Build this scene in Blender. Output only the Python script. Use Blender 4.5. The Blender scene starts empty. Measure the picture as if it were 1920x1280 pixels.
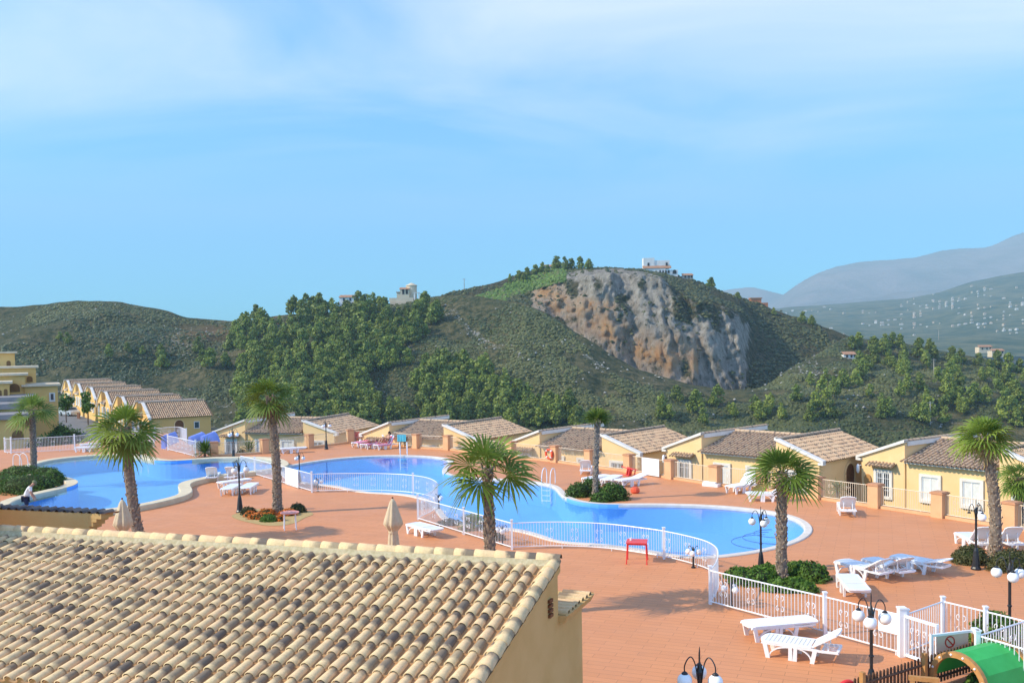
import bpy, bmesh, math, random
import numpy as np
from mathutils import Vector, Matrix, noise as mnoise
from mathutils.geometry import tessellate_polygon
R = math.radians
rnd = random.Random(7)
sc = bpy.context.scene
COL = bpy.data.collections.new('scene'); sc.collection.children.link(COL)

# ------------------------------------------------------------------ camera
H = 7.6                      # eye height above the pool deck
FPX = 1700.0                 # focal length in pixels of the 1920 px wide photograph
PITCH, ROLL = R(2.0), 0.017
CY = 650 + FPX*math.tan(PITCH)
Fw = Vector((0, math.cos(PITCH), -math.sin(PITCH)))
Up0 = Vector((0, math.sin(PITCH), math.cos(PITCH)))
Rt0 = Vector((1, 0, 0))
Rt = Rt0*math.cos(ROLL) - Up0*math.sin(ROLL)
Up = Up0*math.cos(ROLL) + Rt0*math.sin(ROLL)
EYE = Vector((0, 0, H))
def ray(x, y): return Fw + Rt*((x-960)/FPX) - Up*((y-CY)/FPX)
def G(x, y, z=0.0):
    """the point of the horizontal plane z seen at photo pixel (x, y)"""
    r = ray(x, y); t = (z-H)/r.z
    return EYE + r*t
def D(x, y, Y):
    r = ray(x, y); return EYE + r*(Y/r.y)
def pix(p):
    q = Vector(p)-EYE; d = q.dot(Fw)
    return 960+FPX*q.dot(Rt)/d, CY-FPX*q.dot(Up)/d
cam = bpy.data.cameras.new('camera'); co = bpy.data.objects.new('camera', cam); COL.objects.link(co)
cam.sensor_width = 36; cam.lens = FPX*36/1920; cam.clip_start = .1; cam.clip_end = 60000
cam.shift_y = (CY-640)/1920
m3 = Matrix((Rt, Up, -Fw)).transposed()
co.matrix_world = Matrix.Translation(EYE) @ m3.to_4x4()
sc.camera = co

# ------------------------------------------------------------------ objects
def tag(o, label=None, cat=None, group=None, kind=None):
    if label: o['label'] = label
    if cat: o['category'] = cat
    if group: o['group'] = group
    if kind: o['kind'] = kind
    return o
def thing(name, label, cat, loc=(0, 0, 0), rz=0, group=None):
    o = bpy.data.objects.new(name, None); COL.objects.link(o)
    o.empty_display_size = .3; o.location = loc; o.rotation_euler = (0, 0, rz)
    return tag(o, label, cat, group)
def copy_tree(o, parent=None):
    c = o.copy(); COL.objects.link(c); c.parent = parent
    for ch in list(o.children): copy_tree(ch, c)
    return c
def place(proto, used, loc, rz, label, scale=None):
    o = copy_tree(proto) if used else proto
    o.location = loc; o.rotation_euler = (0, 0, rz); o['label'] = label
    if scale: o.scale = (scale,)*3
    return o

class MB:
    """collects shapes and links them as one mesh object"""
    def __init__(s): s.v = []; s.f = []; s.m = []; s.c = []; s.hasc = False
    def add(s, vs, fs, mi=0, col=None):
        b = len(s.v); s.v.extend([tuple(p) for p in vs])
        s.f.extend([tuple(i+b for i in f) for f in fs]); s.m.extend([mi]*len(fs))
        if col is None: s.c.extend([(0, 0, 0, 1)]*len(vs))
        else:
            s.hasc = True
            s.c.extend([col]*len(vs) if not isinstance(col, list) else col)
        return s
    def box(s, c, d, rz=0, mi=0, M=None, col=None):
        x, y, z = d[0]/2, d[1]/2, d[2]/2
        vs = [Vector((a*x, b*y, e*z)) for e in (-1, 1) for a, b in ((-1, -1), (1, -1), (1, 1), (-1, 1))]
        T = M if M is not None else Matrix.Translation(c) @ Matrix.Rotation(rz, 4, 'Z')
        return s.add([T @ v for v in vs], [(3, 2, 1, 0), (4, 5, 6, 7), (0, 1, 5, 4), (1, 2, 6, 5), (2, 3, 7, 6), (3, 0, 4, 7)], mi, col)
    def b2(s, x0, x1, y0, y1, z0, z1, mi=0): return s.box(((x0+x1)/2, (y0+y1)/2, (z0+z1)/2), (x1-x0, y1-y0, z1-z0), 0, mi)
    def bar(s, a, b, w, h=None, mi=0, up=Vector((0, 0, 1))):
        a, b = Vector(a), Vector(b); h = h or w
        d = (b-a); L = d.length
        if L < 1e-6: return s
        d /= L
        u = up if abs(d.dot(up)) < .98 else Vector((1, 0, 0))
        r = d.cross(u).normalized(); n = r.cross(d)
        vs = [p+r*(i*w/2)+n*(j*h/2) for p in (a, b) for i, j in ((-1, -1), (1, -1), (1, 1), (-1, 1))]
        return s.add(vs, [(0, 1, 2, 3), (7, 6, 5, 4), (0, 4, 5, 1), (1, 5, 6, 2), (2, 6, 7, 3), (3, 7, 4, 0)], mi)
    def tube(s, pts, r, n=6, mi=0, cap=True, col=None):
        pts = [Vector(p) for p in pts]; rr = r if isinstance(r, (list, tuple)) else [r]*len(pts)
        vs = []; fs = []; u = None
        for i, p in enumerate(pts):
            d = (pts[min(i+1, len(pts)-1)]-pts[max(i-1, 0)]).normalized()
            if u is None:
                u = d.orthogonal().normalized()
            else:
                u = (u-d*u.dot(d)).normalized()
            w = d.cross(u)
            vs += [p+(u*math.cos(a)+w*math.sin(a))*rr[i] for a in [2*math.pi*k/n for k in range(n)]]
        for i in range(len(pts)-1):
            for k in range(n):
                k2 = (k+1) % n; fs.append((i*n+k, i*n+k2, (i+1)*n+k2, (i+1)*n+k))
        if cap: fs.append(tuple(reversed(range(n)))); fs.append(tuple((len(pts)-1)*n+k for k in range(n)))
        return s.add(vs, fs, mi, col)
    def lathe(s, prof, c=(0, 0, 0), n=12, mi=0, M=None):
        vs = []; fs = []
        for r, z in prof: vs += [Vector((r*math.cos(2*math.pi*k/n), r*math.sin(2*math.pi*k/n), z)) for k in range(n)]
        for i in range(len(prof)-1):
            for k in range(n):
                k2 = (k+1) % n; fs.append((i*n+k, i*n+k2, (i+1)*n+k2, (i+1)*n+k))
        fs.append(tuple(reversed(range(n)))); fs.append(tuple((len(prof)-1)*n+k for k in range(n)))
        T = M if M is not None else Matrix.Translation(c)
        return s.add([T @ v for v in vs], fs, mi)
    def ball(s, c, r, n=12, m=8, mi=0):
        sx = r if isinstance(r, (tuple, list)) else (r, r, r)
        prof = [(max(1e-4, math.sin(math.pi*i/m)), -math.cos(math.pi*i/m)) for i in range(m+1)]
        return s.lathe(prof, n=n, mi=mi, M=Matrix.Translation(c) @ Matrix.Diagonal((*sx, 1)))
    def prism(s, poly, d, mi=0, M=None):
        """poly: 3-D points in order, pushed along the vector d"""
        d = Vector(d); p = [Vector(q) for q in poly]; n = len(p)
        vs = p+[q+d for q in p]
        if M is not None: vs = [M @ v for v in vs]
        fs = [tuple(reversed(range(n))), tuple(range(n, 2*n))]+[(i, (i+1) % n, n+(i+1) % n, n+i) for i in range(n)]
        return s.add(vs, fs, mi)
    def build(s, name, mats, parent=None, smooth=False, label=None, fix=True):
        me = bpy.data.meshes.new(name); me.from_pydata(s.v, [], s.f)
        if not isinstance(mats, (list, tuple)): mats = [mats]
        for m in mats: me.materials.append(m)
        if len(mats) > 1: me.polygons.foreach_set('material_index', s.m)
        if s.hasc:
            at = me.color_attributes.new('Col', 'FLOAT_COLOR', 'POINT')
            at.data.foreach_set('color', np.array(s.c, dtype=np.float32).ravel())
        if fix:
            bm = bmesh.new(); bm.from_mesh(me); bmesh.ops.recalc_face_normals(bm, faces=bm.faces); bm.to_mesh(me); bm.free()
        if smooth: me.polygons.foreach_set('use_smooth', [True]*len(me.polygons))
        me.update()
        o = bpy.data.objects.new(name, me); COL.objects.link(o)
        if parent is not None: o.parent = parent
        if label: o['label'] = label
        return o
def np_mesh(name, v, f, mats, mi=None, col=None, smooth=False, parent=None):
    """v (n,3), f (m,3|4) numpy arrays -> object"""
    me = bpy.data.meshes.new(name); k = f.shape[1]
    me.vertices.add(len(v)); me.vertices.foreach_set('co', np.ascontiguousarray(v, dtype=np.float32).ravel())
    me.loops.add(f.size); me.loops.foreach_set('vertex_index', np.ascontiguousarray(f, dtype=np.int32).ravel())
    me.polygons.add(len(f)); me.polygons.foreach_set('loop_start', np.arange(0, f.size, k, dtype=np.int32))
    me.polygons.foreach_set('loop_total', np.full(len(f), k, dtype=np.int32))
    for m in (mats if isinstance(mats, (list, tuple)) else [mats]): me.materials.append(m)
    if mi is not None: me.polygons.foreach_set('material_index', np.ascontiguousarray(mi, dtype=np.int32))
    if col is not None:
        at = me.color_attributes.new('Col', 'FLOAT_COLOR', 'POINT')
        at.data.foreach_set('color', np.ascontiguousarray(col, dtype=np.float32).ravel())
    me.polygons.foreach_set('use_smooth', np.full(len(f), smooth))
    me.update(calc_edges=True); me.validate()
    o = bpy.data.objects.new(name, me); COL.objects.link(o)
    if parent is not None: o.parent = parent
    return o

# ------------------------------------------------------------------ materials
class NT:
    def __init__(s, m): s.t = m.node_tree; s.n = s.t.nodes; s.l = s.t.links
    def new(s, typ, **kw):
        n = s.n.new(typ)
        for k, v in kw.items():
            if k in n.inputs.keys() if hasattr(n.inputs, 'keys') else False: n.inputs[k].default_value = v
            else: setattr(n, k, v)
        return n
    def link(s, a, b): s.l.new(a, b)
    def noise(s, vec, scale, detail=3, rough=.55):
        n = s.n.new('ShaderNodeTexNoise'); n.inputs['Scale'].default_value = scale; n.inputs['Detail'].default_value = detail
        n.inputs['Roughness'].default_value = rough
        if vec is not None: s.link(vec, n.inputs['Vector'])
        return n.outputs['Fac']
    def ramp(s, fac, a, b, ca=(0, 0, 0, 1), cb=(1, 1, 1, 1)):
        n = s.n.new('ShaderNodeValToRGB'); e = n.color_ramp.elements
        e[0].position, e[1].position = a, b; e[0].color = ca; e[1].color = cb
        s.link(fac, n.inputs[0]); return n.outputs[0]
    def mix(s, fac, a, b, typ='MIX'):
        n = s.n.new('ShaderNodeMix'); n.data_type = 'RGBA'; n.blend_type = typ
        for i, v in ((0, fac), (6, a), (7, b)):
            if hasattr(v, 'is_linked'): s.link(v, n.inputs[i])
            else: n.inputs[i].default_value = v if i == 0 else ((*v, 1) if len(v) == 3 else v)
        return n.outputs[2]
    def math(s, op, a, b=0.0, clamp=False):
        n = s.n.new('ShaderNodeMath'); n.operation = op; n.use_clamp = clamp
        for i, v in ((0, a), (1, b)):
            if hasattr(v, 'is_linked'): s.link(v, n.inputs[i])
            else: n.inputs[i].default_value = v
        return n.outputs[0]
    def bump(s, h, strength, dist):
        n = s.n.new('ShaderNodeBump'); n.inputs['Strength'].default_value = strength; n.inputs['Distance'].default_value = dist
        s.link(h, n.inputs['Height']); s.link(n.outputs[0], s.n['Principled BSDF'].inputs['Normal'])
    def color(s, c): s.link(c, s.n['Principled BSDF'].inputs['Base Color'])
def base_mat(name, col=(.5, .5, .5), rough=.7, spec=.3, metal=0):
    m = bpy.data.materials.new(name); m.use_nodes = True
    b = m.node_tree.nodes['Principled BSDF']
    b.inputs['Base Color'].default_value = (*col, 1); b.inputs['Roughness'].default_value = rough
    b.inputs['Specular IOR Level'].default_value = spec; b.inputs['Metallic'].default_value = metal
    return m
def pos(t): return t.n.new('ShaderNodeNewGeometry').outputs['Position']
def objc(t): return t.n.new('ShaderNodeTexCoord').outputs['Object']
def rough_mat(name, c1, c2, scale=3, rough=.8, bump=0, bscale=40, spec=.2, world=True, lo=.35, hi=.65):
    """two tones of one material broken up by noise, with a fine bump"""
    m = base_mat(name, c1, rough, spec); t = NT(m); p = pos(t) if world else objc(t)
    f = t.noise(p, scale, 5); t.color(t.mix(t.ramp(f, lo, hi), c1, c2))
    if bump: t.bump(t.noise(p, bscale, 3), .5, bump)
    return m
M = {}
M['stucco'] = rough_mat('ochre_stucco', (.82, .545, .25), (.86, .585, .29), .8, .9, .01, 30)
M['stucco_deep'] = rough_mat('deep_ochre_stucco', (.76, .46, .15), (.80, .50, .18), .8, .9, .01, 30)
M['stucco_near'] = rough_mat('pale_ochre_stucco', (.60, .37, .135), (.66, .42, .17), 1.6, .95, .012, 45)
M['stucco_peach'] = rough_mat('peach_stucco', (.64, .37, .19), (.70, .42, .22), 1.2, .9, .008, 40)
M['white_paint'] = rough_mat('white_paint', (.78, .78, .76), (.84, .84, .83), 2, .55, 0, spec=.4)
M['white_plastic'] = rough_mat('white_plastic', (.80, .80, .79), (.86, .86, .85), 2.5, .4, 0, spec=.5)
M['white_metal'] = rough_mat('white_metal', (.80, .80, .80), (.84, .84, .84), 2, .4, 0, spec=.5)
M['coping_white'] = rough_mat('whitewashed_coping', (.72, .66, .57), (.78, .73, .65), 2, .85)
M['cream_metal'] = rough_mat('cream_metal', (.70, .58, .42), (.76, .64, .47), 2, .5)
M['iron'] = rough_mat('black_iron', (.012, .012, .014), (.02, .02, .022), 6, .4, 0, spec=.5)
M['globe'] = base_mat('opal_glass', (.86, .86, .84), .25, .5)
M['door_wood'] = rough_mat('brown_door', (.16, .06, .025), (.22, .09, .035), 6, .6)
M['dark'] = base_mat('dark_recess', (.03, .028, .03), .6)
M['pane'] = base_mat('window_pane', (.05, .06, .07), .08, .6)
M['blind'] = rough_mat('window_blind', (.66, .64, .58), (.74, .72, .66), 3, .7)
M['red'] = rough_mat('red_plastic', (.70, .03, .03), (.78, .05, .045), 4, .4, spec=.5)
M['salmon'] = rough_mat('salmon_plastic', (.80, .28, .20), (.84, .34, .25), 4, .45, spec=.5)
M['pink'] = rough_mat('pink_towel', (.72, .08, .22), (.80, .14, .30), 9, .95)
M['turquoise'] = rough_mat('turquoise_towel', (.10, .52, .68), (.14, .60, .76), 9, .95)
M['canvas'] = rough_mat('beige_canvas', (.52, .42, .27), (.60, .49, .33), 6, .9, .004, 60)
M['blue_sheet'] = rough_mat('blue_sheet', (.26, .34, .74), (.32, .40, .80), 1.5, .6)
M['asphalt'] = rough_mat('asphalt', (.16, .155, .15), (.20, .195, .19), 1.2, .9)
M['coping_stone'] = rough_mat('cream_coping_stone', (.62, .51, .33), (.70, .59, .40), 2.5, .8, .004, 60)
M['coping_pale'] = rough_mat('pale_coping_stone', (.62, .55, .46), (.70, .63, .55), 2.5, .8, .004, 60)
M['steel'] = base_mat('steel', (.62, .63, .65), .25, .5, 1)
M['skin'] = base_mat('skin', (.48, .25, .16), .6)
M['hair'] = base_mat('dark_hair', (.02, .013, .01), .6)
M['shirt'] = rough_mat('white_cotton', (.72, .72, .70), (.80, .80, .78), 12, .95)
M['cap'] = rough_mat('olive_cap', (.16, .17, .08), (.20, .21, .11), 20, .95)
M['navy'] = rough_mat('navy_shorts', (.015, .02, .05), (.025, .03, .07), 20, .95)
M['brown_wood'] = rough_mat('brown_wood', (.085, .045, .028), (.13, .07, .042), 12, .8)
M['tan_wood'] = rough_mat('tan_wood', (.42, .21, .07), (.50, .26, .09), 8, .65)
M['green_sheet'] = rough_mat('green_sheet', (.03, .36, .06), (.04, .42, .08), 3, .5, spec=.4)
M['car_paint'] = base_mat('silver_car_paint', (.60, .61, .62), .25, .6, .3)
M['rubber'] = base_mat('rubber', (.02, .02, .02), .8)
M['soil'] = rough_mat('bed_soil', (.42, .29, .12), (.50, .36, .16), 6, .95)
M['rock_white'] = rough_mat('limestone', (.28, .255, .22), (.42, .39, .34), .3, .95)

def leaf_mat(name, c1, c2, trans=.25, scale=1.5, rough=.55):
    m = base_mat(name, c1, rough, .3); t = NT(m); g = t.n.new('ShaderNodeObjectInfo')
    at = t.n.new('ShaderNodeVertexColor'); at.layer_name = 'Col'
    sep = t.n.new('ShaderNodeSeparateColor'); t.link(at.outputs[0], sep.inputs[0])
    c = t.mix(sep.outputs[0], c1, c2)
    hs = t.n.new('ShaderNodeHueSaturation'); t.link(c, hs.inputs['Color'])
    t.link(t.math('ADD', t.math('MULTIPLY', g.outputs['Random'], .5), .75), hs.inputs['Value'])
    bs = t.n['Principled BSDF']; t.link(hs.outputs[0], bs.inputs['Base Color'])
    if trans:
        tr = t.n.new('ShaderNodeBsdfTranslucent'); t.link(hs.outputs[0], tr.inputs[0])
        mx = t.n.new('ShaderNodeMixShader'); mx.inputs[0].default_value = trans
        t.link(bs.outputs[0], mx.inputs[1]); t.link(tr.outputs[0], mx.inputs[2])
        t.link(mx.outputs[0], t.n['Material Output'].inputs['Surface'])
    return m
M['palm_leaf'] = leaf_mat('fan_palm_leaf', (.055, .12, .014), (.24, .31, .045), .3)
M['palm_dry'] = leaf_mat('dry_palm_leaf', (.22, .15, .06), (.34, .25, .11), .2)
M['pine_leaf'] = leaf_mat('pine_foliage', (.09, .135, .024), (.29, .325, .05), .25)
M['shrub_leaf'] = leaf_mat('shrub_foliage', (.035, .095, .010), (.13, .23, .03), .25)
M['olive_leaf'] = leaf_mat('grey_green_foliage', (.05, .06, .018), (.11, .10, .03), .2)
M['scrub_leaf'] = leaf_mat('hill_scrub', (.032, .046, .011), (.135, .128, .036), 0)
M['green_scrub'] = leaf_mat('green_scrub', (.08, .14, .018), (.16, .24, .03), .1)
M['flower'] = leaf_mat('orange_flower', (.50, .10, .01), (.70, .22, .02), .2)
M['bark'] = rough_mat('pine_bark', (.10, .07, .05), (.16, .12, .09), 4, .95)

def tile_mat(name, cream, peach, dark, amount=.5):
    """clay tiles: each has its own tone and a dark fired end (Col: r = own random, g = along the tile, b = second random)"""
    m = base_mat(name, cream, .85, .2); t = NT(m)
    at = t.n.new('ShaderNodeVertexColor'); at.layer_name = 'Col'
    sep = t.n.new('ShaderNodeSeparateColor'); t.link(at.outputs[0], sep.inputs[0])
    p = pos(t); n = t.noise(p, 9, 4)
    base = t.mix(sep.outputs[2], cream, peach)
    base = t.mix(t.ramp(t.noise(p, 25, 4), .35, .7), base, tuple(c*.82 for c in cream))
    k = t.math('ADD', t.math('MULTIPLY', t.math('SUBTRACT', n, .5), .55), sep.outputs[1])      # along + wobble
    k = t.math('SUBTRACT', k, t.math('SUBTRACT', .93+.42*(1-amount), t.math('MULTIPLY', sep.outputs[0], .95)))
    k = t.math('MULTIPLY', k, 4.0, clamp=True)
    k = t.math('MULTIPLY', k, t.math('ADD', .52, t.math('MULTIPLY', sep.outputs[2], .44)))
    t.color(t.mix(k, base, dark)); t.bump(t.noise(p, 60, 3), .4, .006)
    return m
M['tile_near'] = tile_mat('clay_barrel_tile', (.75, .545, .29), (.75, .485, .27), (.105, .088, .075), .95)
M['tile_dark'] = tile_mat('dark_fired_tile', (.22, .18, .15), (.26, .2, .16), (.07, .065, .07), .9)
M['tile_pan'] = rough_mat('clay_channel_tile', (.38, .20, .085), (.46, .26, .12), 4, .9)
M['tile_far'] = tile_mat('weathered_clay_tile', (.58, .42, .27), (.57, .36, .22), (.14, .115, .10), .6)
M['tile_pan_far'] = rough_mat('weathered_channel_tile', (.17, .10, .06), (.23, .14, .085), 2, .9)
M['tile_ridge'] = rough_mat('clay_ridge_tile', (.62, .48, .30), (.70, .52, .36), 5, .9, .004, 50)
M['mortar'] = rough_mat('lime_mortar', (.42, .33, .18), (.54, .44, .27), 14, .95, .02, 30)
# ------------------------------------------------------------------ tiles
def tile_field(mb, O, U, W, ncol, pitch, nrow, expo, r, segs=6, seed=1, lip=True, pan=True, clip=None):
    """rows of clay barrel tiles. O: high corner, U: unit vector along the ridge, W: unit vector down the slope.
    material 0 = cover tiles, 1 = channel tiles"""
    rg = random.Random(seed); N = U.cross(W).normalized()
    if N.z < 0: N = -N
    th = .016
    for c in range(ncol):
        jit = rg.uniform(-.008, .008)
        for k in range(nrow):
            s0 = k*expo-expo*.16; s1 = (k+1)*expo+rg.uniform(-.012, .012)
            mid = O+U*((c+.5)*pitch+jit)
            if clip and not clip(mid+W*((s0+s1)/2)): continue
            a, b = rg.random(), rg.random(); tilt = rg.uniform(-.006, .006)
            vs = []; cs = []
            for (s, rr, lift, g) in ((s0, r*.80, .0, 1.0), ((s0*.4+s1*.6), r*.93, .014, .4), (s1, r*1.0, .026, 0.0)):
                for i in range(segs+1):
                    an = math.pi*i/segs
                    vs.append(mid+W*s+U*(math.cos(an)*rr+tilt*(s-s0)*2)+N*(math.sin(an)*rr*.92+lift)); cs.append((a, g, b, 1))
            n1 = segs+1
            fs = [(j*n1+i, j*n1+i+1, (j+1)*n1+i+1, (j+1)*n1+i) for j in range(2) for i in range(segs)]
            if lip:
                base = 2*n1; e = len(vs)
                for i in range(segs+1):
                    an = math.pi*i/segs; rr = r-th
                    vs.append(mid+W*s1+U*(math.cos(an)*rr)+N*(math.sin(an)*rr*.92+.026)); cs.append((a, -.3, b, 1))
                fs += [(base+i, base+i+1, e+i+1, e+i) for i in range(segs)]
            mb.add(vs, fs, 0, cs)
        if pan:
            for cc in ((0, 1) if c == ncol-1 else (0,)):
                for k in range(nrow):
                    s0 = k*expo; s1 = (k+1)*expo+.02
                    mid = O+U*((c+cc)*pitch)
                    if clip and not clip(mid+W*((s0+s1)/2)): continue
                    hw = pitch*.36; vs = []
                    for (s, l) in ((s0, -.005), (s1, .014)):
                        for t in (-1, -.5, 0, .5, 1): vs.append(mid+W*s+U*(t*hw)+N*(l+.03*t*t))
                    fs = [(i, i+1, 6+i, 5+i) for i in range(4)]
                    e = len(vs); vs += [mid+W*s1+U*(t*hw)+N*(-.012+.03*t*t) for t in (-1, -.5, 0, .5, 1)]
                    fs += [(5+i, 6+i, e+i+1, e+i) for i in range(4)]
                    mb.add(vs, fs, 1, (0, 0, 0, 1))
def ridge_run(mb, A, B, n, r, seed=1, up=Vector((0, 0, 1)), segs=7):
    """half-round ridge tiles from A to B, each overlapping the next"""
    rg = random.Random(seed); d = (B-A)/n; u = d.normalized(); s = u.cross(up).normalized(); nn = s.cross(u)
    if nn.z < 0: nn = -nn
    for k in range(n):
        a, b = rg.random(), rg.random(); vs = []; cs = []
        for (t, rr, g) in ((-.12, r*.86, 1), (.5, r*.94, .5), (1.0, r*1.03, 0), (1.0, r*.86, -.3)):
            for i in range(segs+1):
                an = math.pi*i/segs
                vs.append(A+d*(k+t)+s*(math.cos(an)*rr)+nn*(math.sin(an)*rr)); cs.append((a*.72, g, b, 1))
        n1 = segs+1
        mb.add(vs, [(j*n1+i, j*n1+i+1, (j+1)*n1+i+1, (j+1)*n1+i) for j in range(3) for i in range(segs)], 0, cs)

# ------------------------------------------------------------------ the house in the foreground
def near_house():
    A = G(1045, 1046, 3.98); B = G(72, 994, 3.98)
    u = (B-A).normalized(); tn = .30
    def dirn(ph): return Vector((-math.sin(ph), -math.cos(ph), -tn))
    best = min((abs(next(pix(A+dirn(ph)*t)[0] for t in [1+.02*i for i in range(400)] if pix(A+dirn(ph)*t)[1] > 1280)-890), ph) for ph in [R(14+.5*i) for i in range(40)])
    ph = best[1]; W = dirn(ph).normalized(); hd = Vector((-math.sin(ph), -math.cos(ph), 0))
    perp = Vector((u.y, -u.x, 0)); perp = perp if perp.y < 0 else -perp
    ca = perp.dot(hd)
    L = 4.02/ca                       # horizontal run from ridge to eave
    nrow = 13; expo = L*math.sqrt(1+tn*tn)/nrow
    ncol, pitch = 54, .2355
    root = thing('tiled_house', 'ochre house in the foreground with a broad cream barrel tiled roof', 'house', (A.x, A.y, 0))
    T = -Vector((A.x, A.y, 0))
    A0 = A+T
    mb = MB()
    O = A0+Vector((0, 0, -.10))+W*.10
    tile_field(mb, O, u, W, ncol, pitch, nrow, expo, .088, 7, 3)
    roof = mb.build('roof', [M['tile_near'], M['tile_pan']], root, smooth=False)
    for p in roof.data.polygons: p.use_smooth = len(p.vertices) == 4
    mb = MB(); ridge_run(mb, A0+Vector((0, 0, -.02))-u*.02, A0+u*ncol*pitch+Vector((0, 0, -.02)), 34, .105, 5)
    mb.build('ridge_tiles', M['tile_near'], roof, smooth=True)
    # mortar bed below the ridge, wavy towards the covers
    mb = MB()
    for c in range(ncol):
        q = O+u*((c+.5)*pitch); p0 = A0+u*((c+.5)*pitch)
        mb.prism([p0+Vector((0, 0, .0))+perp*.02, p0+Vector((0, 0, -.02))+perp*.13, q+W*.10+Vector((0, 0, .06)), q+W*.10-Vector((0, 0, .05)), p0+Vector((0, 0, -.14))], u*pitch*.999, M=Matrix.Translation(-u*pitch/2))
    mb.build('mortar_bed', M['mortar'], roof)
    # rake row on the gable edge
    mb = MB()
    S = A0+W*.02+u*.03+Vector((0, 0, -.06)); n = nrow
    for k in range(n+1):
        pass
    ridge_run(mb, S, S+W*(expo*nrow+.05), nrow+1, .112, 9)
    mb.build('verge_tiles', M['tile_near'], roof, smooth=True)
    # gable wall, front and rear walls as one body
    zb = -.2; run = expo*nrow/math.sqrt(1+tn*tn)-.25
    e0 = A0+Vector((0, 0, -.13)); e1 = A0+hd*run+Vector((0, 0, -.13-tn*run))
    Lr = u*(ncol*pitch-.05)
    wall = MB(); wall.prism([e0, e1, Vector((e1.x, e1.y, zb)), Vector((e0.x, e0.y, zb))], Lr)
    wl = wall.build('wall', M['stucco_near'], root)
    ed = MB()                           # band of mortar under the verge
    ed.prism([e0+Vector((0, 0, .06)), e1+Vector((0, 0, .06)), e1+Vector((0, 0, -.10)), e0+Vector((0, 0, -.10))], -u*.05)
    ed.build('verge_band', M['stucco_near'], wl)
    v = MB(); c = A0+hd*.42+Vector((0, 0, -.62))-u*.015
    for i in range(4):
        v.box((0, 0, 0), (.15, .06, .055), M=Matrix.Translation(c+Vector((0, 0, -.082*i))) @ Matrix.Rotation(math.atan2(hd.y, hd.x), 4, 'Z'))
    v.build('vent', M['door_wood'], wl)
    # low wing wall behind the ridge with its tiled coping
    wl2 = MB(); h2 = 2.86; b0 = A0-hd*.0; b1 = A0-hd*1.25
    wl2.prism([Vector((b0.x, b0.y, h2)), Vector((b1.x, b1.y, h2)), Vector((b1.x, b1.y, zb)), Vector((b0.x, b0.y, zb))], u*.9)
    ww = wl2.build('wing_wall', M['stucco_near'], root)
    cp = MB(); cp.prism([Vector((b0.x, b0.y, h2))-u*.10+hd*.0, Vector((b1.x, b1.y, h2))-u*.10-hd*.22, Vector((b1.x, b1.y, h2+.13))-u*.16-hd*.28, Vector((b0.x, b0.y, h2+.13))-u*.16], u*1.1)
    cp.build('coping', M['stucco_near'], ww)
    tb = MB(); tile_field(tb, Vector((b1.x, b1.y, h2+.14))-hd*.26+u*.34, hd, (-u+Vector((0, 0, -.10))).normalized(), 7, .20, 1, .44, .075, 6, 21)
    tb.build('coping_tiles', [M['tile_near'], M['tile_pan']], ww)
    # broken tile
    bt = MB(); p = G(310, 1063, 3.45)+T
    # ---- neighbouring wall with a stepped cornice, beyond the ridge
    P = G(193, 957, 3.98); root2 = thing('corniced_wall', 'ochre wall with stepped cornice and dark tile edge behind the foreground roof', 'wall', (P.x, P.y, 0))
    uu = u; pp = -perp
    def slab(x0, x1, y0, y1, z0, z1, mbx):
        mbx.prism([uu*x0+pp*y0+Vector((0, 0, z0)), uu*x1+pp*y0+Vector((0, 0, z0)), uu*x1+pp*y1+Vector((0, 0, z0)), uu*x0+pp*y1+Vector((0, 0, z0))], (0, 0, z1-z0))
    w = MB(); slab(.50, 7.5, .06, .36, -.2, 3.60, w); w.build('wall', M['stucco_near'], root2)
    w = MB()
    for i, (x, z0, z1) in enumerate(((.40, 3.52, 3.60), (.30, 3.60, 3.70), (.20, 3.70, 3.78), (.06, 3.78, 3.90))): slab(x, 7.52, .004*(3-i), .40, z0, z1, w)
    w.build('cornice', M['stucco_near'], root2)
    w = MB(); slab(.52, .58, .03, .06, 3.0, 3.44, w); slab(.58, 7.5, .03, .06, 3.40, 3.44, w); w.build('panel_edge', M['stucco_peach'], root2)
    w = MB(); slab(3.05, 7.5, -1.5, .05, -.2, 6.2, w); w.build('unseen_shade_wall', M['stucco_near'], root2)  # unseen block, added beyond the view to cast shade on the corniced wall
    w = MB(); tile_field(w, uu*.0+pp*.02+Vector((0, 0, 3.90)), uu, (pp+Vector((0, 0, -.10))).normalized(), 31, .235, 1, .40, .075, 6, 31)
    w.build('edge_tiles', [M['tile_dark'], M['tile_pan']], root2)
    # taller party wall at the far end of the roof (throws the shade on the tiles' far end)
    Q = A+u*12.42; root3 = thing('party_wall', 'ochre party wall rising beside the far end of the barrel tiled roof', 'wall', (Q.x, Q.y, 0))
    w = MB(); w.prism([hd*.05+Vector((0, 0, -.2)), hd*5+Vector((0, 0, -.2)), hd*5+Vector((0, 0, 3.2)), hd*1.2+Vector((0, 0, 4.75)), hd*.05+Vector((0, 0, 4.75))], u*.4)
    w.build('wall', M['stucco_near'], root3)
    w = MB(); w.prism([hd*.0+Vector((0, 0, 4.75))-u*.06, hd*1.2+Vector((0, 0, 4.75))-u*.06, hd*1.2+Vector((0, 0, 4.83))-u*.06, hd*.0+Vector((0, 0, 4.83))-u*.06], u*.52)
    w.build('coping', M['stucco_near'], root3)
    return root
near_house()

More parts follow.
